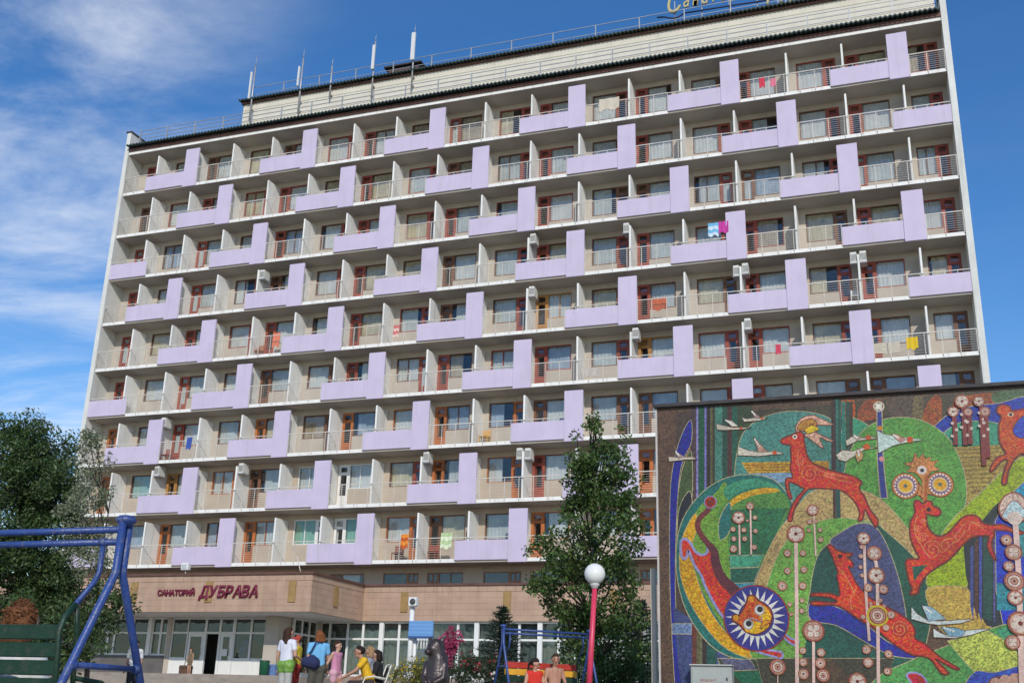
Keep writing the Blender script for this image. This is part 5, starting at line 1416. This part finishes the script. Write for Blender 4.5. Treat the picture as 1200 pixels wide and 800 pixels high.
    bm.to_mesh(bme); bm.free(); bme.materials.append(EYEW); bme.materials.append(LIPS)
    link('body', bme, root)
    for nm, mt, sel, inf in clothes:
        m = MB()
        for it in sel:
            key, t0, t1 = (it, 0, 1) if isinstance(it, str) else it
            for a, b, ra, rb in SG[key]:
                A, B_ = a.lerp(b, t0), a.lerp(b, t1); capsule(m, A, B_, (ra + (rb - ra) * t0) + inf * H, (ra + (rb - ra) * t1) + inf * H)
        link(nm, skinmesh(m, nm, mt, vox), root)
    if hair:
        hm, style = hair; m = MB()
        capsule(m, hp(0, -.022, .026), hp(0, -.008, .036), .060 * H, .052 * H)
        if style in ('bob', 'long', 'curly'):
            for x in (-.042, .042): capsule(m, hp(x, -.022, .02), hp(x * 1.15, -.022, -.045 if style != 'long' else -.07), .026 * H, .022 * H)
            [capsule(m, hp(x, -.04, .0), hp(x * 1.3, -.048, -.05 if style != 'long' else -.12), .042 * H, .034 * H) for x in (-.028, 0, .028)]
        if style == 'tail':
            capsule(m, hp(0, -.06, .02), hp(0, -.085, -.03), .022 * H, .02 * H); capsule(m, hp(0, -.085, -.03), hp(0, -.075, -.13), .02 * H, .01 * H)
        if style == 'curly':
            q_ = random.Random(4)
            for k in range(130):
                a_, e_ = q_.uniform(0, 6.28), q_.uniform(-.6, 1.5)
                capsule(m, hp(.054 * math.cos(a_) * math.cos(e_), -.018 + .054 * math.sin(a_) * math.cos(e_) * (.5 if math.sin(a_) > 0 else 1), .018 + .056 * math.sin(e_)), hp(.056 * math.cos(a_) * math.cos(e_), -.02 + .056 * math.sin(a_) * math.cos(e_) * (.5 if math.sin(a_) > 0 else 1), .016 + .056 * math.sin(e_)), .0125 * H, .011 * H, 6)
        if style == 'curly':
            q_ = random.Random(9); P = []
            for k in range(900):
                a_, e_ = q_.uniform(0, 6.28), q_.uniform(-.7, 1.5)
                P.append(tuple(hp(.062 * math.cos(a_) * math.cos(e_), -.02 + .064 * math.sin(a_) * math.cos(e_) * (.4 if math.sin(a_) > 0 else 1), .014 + .066 * math.sin(e_))))
            o_ = leaves(P, .032, hm, 'hair_curls', None, .3, .5, 3); o_.parent = root
        link('hair', skinmesh(m, 'hair', hm, vox * .8, 2), root)
    if hat:
        m = MB(); capsule(m, hp(0, -.012, .03), hp(0, -.006, .036), .064 * H, .060 * H); capsule(m, hp(0, .02, .028), hp(0, .075, .022), .04 * H, .035 * H)
        link('cap', skinmesh(m, 'cap', hat, vox), root)
    return root, J
def cl(name, c, **k): return mat('fabric_' + name, c, .9, k.pop('var', .14), 9, .2, 60, **k)
HAIRD = mat('hair_dark', (.022, .014, .011), .75, .4, 30, spec=.2); HAIRR = mat('hair_auburn', (.20, .07, .025), .75, .4, 30, spec=.2); HAIRC = mat('hair_ginger_curls', (.15, .062, .026), .8, .5, 40, .8, 60, spec=.2)
HAIRB = mat('hair_dark_blond', (.33, .20, .10), .75, .4, 30, spec=.2); HAIRM = mat('hair_brown', (.05, .024, .014), .75, .4, 30, spec=.2)
def stand(u, vtop, H, D):
    p = atD(u, vtop, D); return Vector((p.x, p.y, p.z - H * .985))
def foot_at(u, v, D, H):
    p = stand(u, v, H, D); return p
# facing: rz = 0 looks to -Y (towards the viewer's side); rz = pi looks to the building
TOS = ['torso']
LEGS = ['hips', 'thL', 'thR', 'caL', 'caR']
def D_for(u, v, H):
    """distance at which someone of this height stands on the ground with the head at this pixel"""
    best = None
    for k in range(120, 600):
        D = k * .1; p = atD(u, v, D)
        e = abs(p.z - H * .985 - gz(p.y))
        if best is None or e < best[0]: best = (e, D)
    return best[1]
def put(u, v, H, D=None):
    D = D or D_for(u, v, H); p = stand(u, v, H, D); p.z = gz(p.y); return p
D1 = 24.0
def grounded(u, v, H, D):
    p = stand(u, v, H, D); return p
p = grounded(339, 736, 1.66, D1)
person('woman in a white blouse with a green flowered jacket tied round her waist', 1.66, p, math.pi - .25,
       dict(eR=(-.155, .0, .64), wR=(-.13, -.12, .60), eL=(.15, .02, .63), wL=(.155, -.02, .48)),
       [('trousers', cl('light_grey', (.42, .41, .38)), LEGS, .014), ('blouse', cl('white_blue', (.70, .70, .76), stain=(.45, .40, .62), sscale=9, samt=.6), TOS + [('uaL', 0, .45), ('uaR', 0, .45)], .010),
        ('waist_jacket', cl('green_flowers', (.16, .33, .05), stain=(.55, .6, .35), sscale=14, samt=.8), ['hips', ('thL', 0, .18), ('thR', 0, .18)], .024)], (HAIRM, 'long'), 0, look=(-.35, -1, 0))
p = grounded(350.5, 746, 1.42, 24.6)
person('child in a red cap and yellow top facing the woman in white', 1.42, p, math.pi / 2 + math.pi + .3,
       dict(eL=(.13, -.03, .65), wL=(.08, -.12, .70), eR=(-.13, -.03, .65), wR=(-.08, -.12, .70)),
       [('shorts', cl('red_shorts', (.45, .04, .03)), ['hips', ('thL', 0, .9), ('thR', 0, .9)], .014), ('shirt', cl('yellow_top', (.62, .46, .03), stain=(.16, .22, .05), sscale=5, samt=.6), TOS + [('uaL', 0, .5), ('uaR', 0, .5)], .010)],
       (HAIRM, 'short'), 1, hat=cl('red_cap', (.40, .05, .03)))
p = grounded(375, 740, 1.65, D1)
rt, J = person('woman with short auburn hair in a sky blue T-shirt carrying a navy shoulder bag', 1.65, p, math.pi + .75,
       dict(eR=(-.15, -.02, .65), wR=(-.10, -.13, .63), eL=(.14, .03, .63), wL=(.13, -.06, .52), kL=(.06, -.05, .29), aL=(.075, .07, .05), kR=(-.05, -.03, .285)),
       [('trousers', cl('olive_grey', (.085, .08, .06)), LEGS, .016), ('shirt', cl('sky_blue', (.17, .45, .72)), TOS + [('uaL', 0, .5), ('uaR', 0, .5)], .012)], (HAIRR, 'bob'), 0, look=(.2, -1, 0))
bx = atD(363.5, 775, D1 - .32)
t = empty('shoulder_bag', (bx.x, bx.y, bx.z - .2), 'navy blue bag hanging at the hip of the woman in sky blue', 'bag')
m = MB(); capsule(m, bx + Vector((-.08, 0, .0)), bx + Vector((.08, 0, -.02)), .13, .15); capsule(m, bx + Vector((-.03, 0, .1)), bx + Vector((.06, 0, .1)), .06, .06)
me = skinmesh(m, 'bag_body', cl('navy', (.02, .025, .08)), .02)
for v in me.vertices: v.co -= Vector((bx.x, bx.y, bx.z - .2))
link('bag_body', me, t)
sh = atD(371, 753, D1 - .2)
m = MB(); m.tube([bx + Vector((-.06, -.02, .14)), (bx + sh) / 2 + Vector((0, -.08, .03)), sh + Vector((.02, -.06, .02)), sh + Vector((.08, .1, .02)), bx + Vector((.1, .12, .12))], .018, 6); m.build('strap', cl('navy', (.02, .025, .08)), t)
p = grounded(396, 752, 1.42, D1)
person('girl in a pink top and pale pink shorts walking with her hands behind her back', 1.42, p, math.pi / 2 - .1,
       dict(eR=(-.14, .07, .66), wR=(-.06, .12, .58), eL=(.14, .07, .66), wL=(.05, .13, .57), kL=(.05, -.10, .30), aL=(.055, -.11, .05), kR=(-.05, .0, .285), aR=(-.05, .12, .07)),
       [('shorts', cl('pale_pink', (.62, .34, .40)), ['hips', ('thL', 0, .38), ('thR', 0, .38)], .012), ('top', cl('pink', (.58, .24, .36), stain=(.3, .12, .3), sscale=12, samt=.6), [('torso', 0, .93)], .008)], (HAIRM, 'tail'), 2)

# plastic chairs and the people sitting on them
CHW = mat('chair_white_plastic', (.68, .66, .55), .4, .08, 5)
CHD = mat('chair_dark_mesh', (.05, .045, .04), .7, .2, 8)
def garden_chair(pos, rz, label):
    t = empty('garden_chair', pos, label, 'chair', 'garden chairs on the plaza', rz)
    def part(m, n, mt): link(n, m.mesh(n, mt), t)
    m = MB(); m.box(-.22, .22, -.22, .22, .40, .43); part(m, 'seat', CHD)
    m = MB(); m.add([(-.2, .22, .45), (.2, .22, .45), (.2, .34, .86), (-.2, .34, .86), (-.2, .245, .445), (.2, .245, .445), (.2, .365, .855), (-.2, .365, .855)],
                    [(0, 1, 2, 3), (7, 6, 5, 4), (0, 4, 5, 1), (1, 5, 6, 2), (2, 6, 7, 3), (3, 7, 4, 0)]); part(m, 'backrest', CHD)
    for s_ in (-1, 1):
        x = s_ * .24
        m = MB(); m.tube([(x, .30, 0), (x, .22, .42), (x, .36, .88), (x * .7, .375, .92)], .017, 8); part(m, 'leg', CHW)
        m = MB(); m.tube([(x, -.24, 0), (x, -.23, .5), (x, -.18, .64), (x, .0, .67), (x, .25, .62)], .017, 8); part(m, 'arm_rest', CHW)
    m = MB(); m.tube([(-.17, .375, .92), (.17, .375, .92)], .017, 8); part(m, 'top_rail', CHW)
SIT = dict(pel=(0, .0, .30), neck=(0, -.03, .62), head=(0, -.05, .71), sL=(.108, -.02, .585), sR=(-.108, -.02, .585), eL=(.13, -.06, .42), eR=(-.13, -.06, .42), wL=(.09, -.20, .37), wR=(-.09, -.20, .37),
           hL=(.052, -.01, .285), hR=(-.052, -.01, .285), kL=(.07, -.25, .29), kR=(-.07, -.25, .29), aL=(.075, -.25, .045), aR=(-.075, -.25, .045))
def seated(u, vtop, H, D, headz=.77):
    p = atD(u, vtop, D); return Vector((p.x, p.y, p.z - headz * H))
FWDL = dict(SIT); FWDL.update(neck=(0, -.12, .60), head=(0, -.17, .68), sL=(.108, -.10, .575), sR=(-.108, -.10, .575), eL=(.13, -.20, .45), eR=(-.13, -.20, .45), wL=(.10, -.36, .36), wR=(-.09, -.36, .36))
a1 = R3(-62)
p = seated(424, 770, 1.72, D1, .74); p = p + Vector((.25, 0, 0)); p.z = max(p.z, gz(p.y) - .06)
person('man with dark hair in a yellow shirt leaning forward on a garden chair', 1.72, p, a1, FWDL,
       [('shirt', cl('yellow_shirt', (.72, .42, .02)), TOS + [('uaL', 0, .5), ('uaR', 0, .5)], .012), ('trousers', cl('dark_trousers', (.04, .03, .03)), LEGS, .014)], (HAIRD, 'short'), 1)
garden_chair(p + Vector((.05, .02, 0)), a1, 'white framed garden chair under the man in the yellow shirt')
p = seated(437, 766.5, 1.68, 25.2); p.z = max(p.z, gz(p.y) - .05)
person('person with dark blond hair in a grey top sitting behind the yellow shirt', 1.68, p, a1 - .3, SIT,
       [('shirt', cl('grey_top', (.33, .33, .38)), TOS + [('uaL', 0, .6), ('uaR', 0, .6)], .014), ('trousers', cl('grey_trousers', (.12, .12, .13)), LEGS, .014)], (HAIRB, 'bob'), 0)
garden_chair(p + Vector((.03, .02, 0)), a1 - .3, 'white framed garden chair under the person in grey')
p = seated(445.5, 773.5, 1.6, 24.4); p.z = max(p.z, gz(p.y) - .08)
person('person with dark hair in black sitting rightmost of the group on chairs', 1.6, p, a1 - .2, SIT,
       [('shirt', cl('black_top', (.02, .02, .022)), TOS + [('uaL', 0, .6), ('uaR', 0, .6)], .014), ('trousers', cl('black_trousers', (.02, .02, .025)), LEGS, .014)], (HAIRD, 'bob'), 0)
garden_chair(p + Vector((.03, .02, 0)), a1 - .2, 'white framed garden chair under the dark haired person in black')

# man in white by the left wing, girl with a box at the door
D4 = 34
p = grounded(160.5, 751, 1.66, D4)
person('person in a white shirt and black trousers standing half hidden behind the blue swing leg', 1.66, p, .2, {},
       [('trousers', cl('black_trousers', (.02, .02, .025)), LEGS, .016), ('shirt', cl('white_shirt', (.72, .72, .70)), TOS + [('uaL', 0, .6), ('uaR', 0, .6)], .014)], (HAIRD, 'short'), 1)
p = atY(224.5, 759.5, -6.9); hh = p.z - 2.69
person('girl in a patterned dress standing before the entrance door', hh / .985, (p.x, -6.9, 2.69), -.2,
       dict(eL=(.15, .0, .66), wL=(.16, -.02, .54), eR=(-.15, .0, .66), wR=(-.16, -.02, .54)),
       [('dress', cl('brown_pattern', (.16, .11, .07), stain=(.45, .38, .28), sscale=16, samt=.9), [('torso', 0, .9), 'hips', ('thL', 0, .55), ('thR', 0, .55)], .018)], (HAIRM, 'tail'), 0)
p = atY(217.5, 791, -6.7)
t = empty('travel_box', (p.x, -6.7, 2.682), 'brown box standing on the platform beside the girl at the door', 'box')
m = MB(); m.box(p.x - .28, p.x + .22, -6.9, -6.5, 2.684, 3.10); m.build('box_body', mat('box_brown', (.11, .055, .03), .7, .25, 5), t, bevel=.02)
m = MB(); m.box(p.x - .29, p.x + .23, -6.91, -6.49, 2.96, 3.0); m.build('strap', mat('box_strap', (.04, .03, .02), .6, .1, 5), t)

# two children on the far swing, someone on the near one
fx = Vector((math.cos(ang2), math.sin(ang2), 0)); fy = Vector((-math.sin(ang2), math.cos(ang2), 0))
def on_far(u, vtop, H):
    # where the ray meets the seat's own upright plane
    n_ = fy; o_ = pl_ - fy * .02; r_ = ray(u, vtop); k_ = (o_ - EYE).dot(n_) / r_.dot(n_)
    return EYE + r_ * k_
KS = dict(SIT); KS.update(eL=(.14, -.02, .46), eR=(-.14, -.02, .46), wL=(.12, -.12, .34), wR=(-.12, -.12, .34), head=(0, -.03, .715), neck=(0, -.005, .62), sL=(.105, .0, .59), sR=(-.105, .0, .59))
zs = zg2 + fsz
def kid(u, v, H, label, clothes, hair, skin, look, tw=0):
    p = on_far(u, v, H); q_ = Vector((p.x, p.y, 0)) ; q_.z = p.z - .775 * H
    return person(label, H, q_, ang2 + tw, KS, clothes, hair, skin, look=look, vox=.013)
kid(626.5, 772.5, 1.36, 'child in a red dress on the bench turning towards the boy',
    [('dress', cl('red_dress', (.62, .035, .02)), [('torso', 0, .95), 'hips', ('thL', 0, .7), ('thR', 0, .7)], .012)], (HAIRD, 'tail'), 0, (.75, -.6, -.3))
kid(650, 767.5, 1.46, 'bare chested boy with short brown hair sitting beside the child in red',
    [('shorts', cl('dark_shorts', (.03, .035, .06)), ['hips', ('thL', 0, .8), ('thR', 0, .8)], .012)], (HAIRM, 'short'), 1, (-.3, -1, -.05))
nx = Vector((math.cos(ang), math.sin(ang), 0)); ny = Vector((-math.sin(ang), math.cos(ang), 0))
p = atD(22, 702, 6.85)
person('person with ginger curls in a white shirt seated on the near swing, seen from behind', 1.64, (p.x, p.y, p.z - .80 * 1.64), ang + math.pi, SIT,
       [('shirt', cl('white_shirt', (.72, .72, .70)), TOS + [('uaL', 0, .7), ('uaR', 0, .7)], .014), ('trousers', cl('blue_trousers', (.06, .08, .15)), LEGS, .014)], (HAIRC, 'curly'), 0, vox=.014)

# ------------------------------------------------------------------ the bronze bear
BD = 21.0
bt = atD(512, 745, BD); zb = gz(bt.y); HB = bt.z - zb
t = empty('bear_statue', (bt.x, bt.y, zb), 'dark glossy statue of a bear sitting upright by the shrub', 'statue')
s_ = HB / 1.6
m = MB()
def bc(a, b, ra, rb): capsule(m, Vector(a) * s_, Vector(b) * s_, ra * s_, rb * s_, 14)
bc((0.03, 0, .30), (.05, .02, .72), .30, .28); bc((.05, .02, .72), (.05, .04, 1.08), .28, .235)
bc((.03, .03, 1.10), (-.01, .0, 1.36), .225, .20); bc((-.02, -.03, 1.37), (-.04, -.05, 1.34), .19, .165)
bc((-.06, -.14, 1.31), (-.09, -.25, 1.25), .10, .078); bc((-.085, -.22, 1.26), (-.095, -.255, 1.245), .08, .062)
for x in (-.16, .13): bc((x, .02, 1.52), (x * 1.05, .02, 1.55), .055, .048)
for x, dx in ((-.19, -.02), (.23, .02)):
    bc((x, -.02, 1.0), (x + dx, -.14, .72), .085, .075); bc((x + dx, -.14, .72), (x * .5, -.27, .62), .075, .06)
    bc((x, -.05, .28), (x * 1.1, -.30, .16), .14, .10); bc((x * 1.1, -.30, .10), (x * 1.15, -.40, .10), .09, .075)
me = skinmesh(m, 'bear_body', BRONZE, .018, 6); link('bear_body', me, t)
for x in (-.085, .025):
    m = MB(); m.ball(Vector((x - .025, -.185, 1.40)) * s_, .013 * s_, 8); link('eye', m.mesh('eye', EYEW), t)
m = MB(); m.ball(Vector((-.10, -.325, 1.27)) * s_, (.036 * s_, .018 * s_, .026 * s_), 10); link('nose', m.mesh('nose', EYEW), t)
m = MB(); m.lathe([(.36, -.2), (.40, -.18), (.40, .04), (.34, .06)], (0.02, -.05, 0), 24); link('plinth', m.mesh('plinth', STEPM), t)

# ------------------------------------------------------------------ trees and shrubs
def clumps(cs, per, seed):
    """points in little ellipsoids, thicker at the rim"""
    r = np.random.default_rng(seed); out_ = []
    for (x, y, z, rad) in cs:
        k = max(4, int(per * (rad / .35) ** 2)); d = r.normal(size=(k, 3)); d /= np.linalg.norm(d, axis=1)[:, None]
        q_ = d * (r.uniform(.15, 1, (k, 1)) ** .5) * rad * np.array([1, 1, .75]); out_.append(q_ + [x, y, z])
    return np.concatenate(out_)
def limbs(trunk, cs, parent, mt, r0, seed=2, every=1, rb=.022):
    q_ = random.Random(seed); m = MB(); n = len(trunk)
    m.tube(trunk, [r0 * (1 - .86 * i / (n - 1)) for i in range(n)], 10); o = m.build('trunk', mt, parent)
    m = MB()
    for i, (x, y, z, rad) in enumerate(cs):
        if i % every: continue
        c = Vector((x, y, z)); zs_ = c.z - q_.uniform(.25, .8) - .25 * math.hypot(c.x - trunk[0][0], c.y - trunk[0][1])
        best = min(trunk[:-1], key=lambda p_: abs(p_[2] - zs_)); a = Vector(best)
        mid = a.lerp(c, .5) + Vector((q_.uniform(-.1, .1), q_.uniform(-.1, .1), -.05))
        m.tube([a, mid, c], [rb * 1.3, rb, rb * .35], 5)
    m.build('limbs', BARK, parent, merge=False)
BIRCHL = leafmat('birch_leaf', (.085, .145, .034), .55, .35)
WILLOWL = leafmat('dark_leaf', (.066, .112, .034), .55, .3)
SILVERL = leafmat('silver_leaf', (.22, .25, .15), .5, .3)
SPRUCEL = leafmat('spruce_needle', (.016, .042, .026), .4, .1)
BIRCHB = mat('birch_bark', (.40, .38, .34), .8, .3, 5, .4, 20, stain=(.04, .035, .03), sscale=6, samt=1.0)
q = random.Random(12)

# the birch beside the lamp: outline measured on the photograph's height, then given the same depth
BRD = 26.5
ctr = atD(695, 800, BRD)
prof = [(482, 692, 6), (500, 694, 20), (512, 701, 34), (530, 703, 40), (548, 705, 40), (562, 707, 46), (580, 706, 42), (596, 702, 51), (612, 695, 60), (630, 690, 66), (645, 686, 74), (660, 688, 62), (680, 688, 72), (700, 690, 74), (716, 702, 60), (735, 702, 58), (755, 704, 60), (775, 706, 56), (795, 708, 52)]
kpx = BRD / FPX
def prof_at(v):
    for (a, xa, wa), (b, xb_, wb_) in zip(prof, prof[1:]):
        if a <= v <= b: t_ = (v - a) / (b - a); return xa + (xb_ - xa) * t_, wa + (wb_ - wa) * t_
    return prof[-1][1:]
cs = []
while len(cs) < 330:
    v = 484 + (806 - 484) * q.random() ** .8; xc, wd_ = prof_at(v)
    a = q.uniform(0, 2 * math.pi); rr = wd_ * .9 * (q.random() ** .5)
    c = atD(xc, v, BRD); rad = q.uniform(.16, .36) * (.55 if v < 520 else 1)
    cs.append((c.x + rr * kpx * math.cos(a), c.y + rr * kpx * math.sin(a) * .9, c.z - .1, rad))
# a few loose sprays on the left where single twigs stand out
for u, v in ((618, 640), (612, 646), (626, 690), (620, 683), (632, 704), (640, 716), (615, 688), (745, 560), (748, 640), (742, 600), (690, 488), (722, 502), (684, 497), (728, 515)):
    c = atD(u + 6, v, BRD); cs.append((c.x, c.y, c.z, .17))
zb = gz(ctr.y)
bt_ = empty('birch_tree', (ctr.x, ctr.y, zb), 'slender birch tree with loose dark green foliage behind the globe lamp', 'tree')
trunk = [(ctr.x + .05 * math.sin(i), ctr.y + .04 * math.cos(i * 1.3), zb - .1 + (atD(697, 486, BRD).z - zb) * i / 12) for i in range(13)]
limbs(trunk, cs, bt_, BIRCHB, .12, 3, 2)
leaves(clumps(cs, 125, 5), .092, BIRCHL, 'crown', bt_, .62, seed=5, hang=.5)

# big dark tree at the left edge
def tree(label, cpx, D, fills, n, rad, per, lsize, lm, seed, trunk_px, top_v, r0, name='broadleaf_tree', asp=.4, every=3, hang=.3, group=None):
    q_ = random.Random(seed); k = D / FPX; cs = []
    tot = sum(f[4] for f in fills)
    for (u, v, ru, rv, wt) in fills:
        for _ in range(int(n * wt / tot)):
            while True:
                a, b, c_ = q_.uniform(-1, 1), q_.uniform(-1, 1), q_.uniform(-1, 1)
                if .15 < a * a + b * b + c_ * c_ < 1: break
            c = atD(u, v, D); cs.append((c.x + a * ru * k, c.y + b * min(ru, rv) * k * .9, c.z + c_ * rv * k, q_.uniform(*rad)))
    g_ = atD(trunk_px, 800, D); zb = gz(g_.y); zt_ = atD(trunk_px, top_v, D).z
    t = empty(name, (g_.x, g_.y, zb), label, 'tree', group)
    tr = [(g_.x + .12 * math.sin(i * .9), g_.y + .1 * math.cos(i * 1.1), zb - .1 + (zt_ - zb) * i / 10) for i in range(11)]
    limbs(tr, cs, t, BARK, r0, seed, every, .018)
    leaves(clumps(cs, per, seed), lsize, lm, 'crown', t, asp, seed=seed, hang=hang)
tree('large dark green tree filling the left edge beside the block', 10, 33, [(20, 585, 80, 92, 3.2), (0, 560, 75, 75, 2), (48, 560, 42, 60, 1.6), (52, 640, 52, 60, 2.2), (10, 675, 85, 50, 3), (60, 700, 62, 38, 2), (-90, 600, 90, 110, 3), (30, 520, 40, 35, 1)], 560, (.25, .5), 125, .115, WILLOWL, 21, 5, 500, .22)
tree('paler silvery leaved young tree between the dark tree and the block', 108, 30, [(108, 560, 24, 55, 1.4), (92, 610, 30, 50, 1.4), (112, 650, 26, 42, 1.0), (100, 520, 14, 25, .5)], 120, (.14, .30), 85, .10, SILVERL, 22, 96, 560, .08, asp=.42, every=9)
tree('low dark bush growing behind the green swing bench', 60, 30, [(70, 745, 75, 42, 2), (10, 745, 70, 50, 2), (130, 700, 22, 30, .6)], 170, (.22, .42), 62, .14, WILLOWL, 23, 40, 730, .08, name='broadleaf_bush')

# spruces
def spruce(label, u, vtop, D, half_px, seed, vbase=None):
    q_ = random.Random(seed); top = atD(u, vtop, D); g_ = Vector((top.x, top.y, gz(top.y))); Hh = top.z - g_.z; R = half_px * D / FPX
    t = empty('spruce_tree', g_, label, 'tree')
    m = MB(); m.tube([g_ - Vector((0, 0, .1)), g_ + Vector((0, 0, Hh * .5)), top], [.09, .05, .008], 8); m.build('trunk', BARK, t)
    P = []; Dn = []; m = MB()
    n = int(Hh / .085)
    for i in range(n):
        z = Hh * (i + .5) / n; rr = R * (1 - z / Hh) ** .8 + .05
        for k in range(12):
            a = q_.uniform(0, 6.28); L = rr * q_.uniform(.7, 1.1)
            d = Vector((math.cos(a), math.sin(a), -.18 + .5 * (z / Hh)))
            st = g_ + Vector((0, 0, z))
            m.tube([st, st + d * L], [.012, .003], 4)
            kk = int(L / .035) + 3
            for j in range(kk):
                s_ = L * (j + .5) / kk
                p_ = st + d * s_
                for w_ in range(3):
                    e = Vector((q_.gauss(0, 1), q_.gauss(0, 1), q_.gauss(0, .5))).normalized(); P.append(p_); Dn.append(tuple((d * .9 + e * .8)))
    m.build('boughs', BARK, t, merge=False)
    leaves(P, .10, SPRUCEL, 'needles', t, .16, .25, seed, dirs=Dn)
spruce('small dark spruce behind the left legs of the far swing', 588, 711, 27, 46, 31)
spruce('dark spruce between the birch and the mosaic wall', 751, 703, 28.5, 44, 32)

# shrubs and flowers
def shrub(label, u, v, D, ru, rv, per, lsize, lm, seed, name='shrub', flowers=None, n=40, asp=.45):
    q_ = random.Random(seed); k = D / FPX; c = atD(u, v, D); zb = gz(c.y); cs = []
    for _ in range(n):
        while True:
            a, b, e = q_.uniform(-1, 1), q_.uniform(-1, 1), q_.uniform(-1, 1)
            if a * a + b * b + e * e < 1: break
        z = c.z + e * rv * k
        cs.append((c.x + a * ru * k, c.y + b * ru * k, max(z, zb + .1), q_.uniform(.10, .2)))
    t = empty(name, (c.x, c.y, zb), label, 'shrub')
    m = MB()
    for (x, y, z, r_) in cs[::2]: m.tube([(c.x + (x - c.x) * .15, c.y + (y - c.y) * .15, zb), (x, y, z)], [.012, .004], 4)
    m.build('stems', BARK, t, merge=False)
    leaves(clumps(cs, per, seed), lsize, lm, 'foliage', t, asp, seed=seed)
    if flowers:
        fm, nf, fs, fsel = flowers; P = []
        r = np.random.default_rng(seed + 1)
        for (x, y, z, r_) in (cs if fsel is None else [c_ for c_ in cs if c_[2] > c.z + fsel * rv * k]):
            for _ in range(nf):
                d = r.normal(size=3); d /= np.linalg.norm(d); d[1] = -abs(d[1]); P.append(np.array([x, y, z]) + d * r_ * 1.02)
        P = np.repeat(np.array(P), 6, 0)
        leaves(P, fs, fm, 'blossoms', t, .8, seed=seed + 2)
GOLDL = leafmat('yellow_green_leaf', (.16, .17, .03), .45, .3); ROSEL = leafmat('rose_leaf', (.035, .055, .02), .45, .25)
YELF = leafmat('yellow_blossom', (.62, .42, .04), .2, .3); REDF = leafmat('dark_red_blossom', (.38, .02, .03), .3, .25); PINKF = leafmat('pink_blossom', (.46, .07, .16), .3, .3, .015); WHITF = leafmat('white_blossom', (.7, .68, .6), .15, .2)
shrub('yellow green shrub with small yellow blossoms left of the bear', 488, 797, 22.5, 28, 25, 230, .055, GOLDL, 41, flowers=(YELF, 2, .03, None), n=90)
shrub('dark rose bush with red blossoms right of the bear', 555, 786, 24.5, 34, 18, 220, .06, ROSEL, 42, name='rose_bush', flowers=(REDF, 1, .05, .1), n=90)
shrub('dense cluster of bright pink blossoms rising behind the bear', 528, 757, 25.5, 9, 21, 46, .07, ROSEL, 43, name='pink_phlox', flowers=(PINKF, 11, .06, -1.2), n=22)
shrub('low planting with white blossoms beside the far swing', 560, 798, 23.2, 22, 7, 120, .05, ROSEL, 44, name='flower_bed', flowers=(WHITF, 2, .05, None), n=20)
shrub('shadowy dark shrub filling the gap below the birch', 722, 792, 26.0, 40, 22, 130, .085, BIRCHL, 45, n=52)
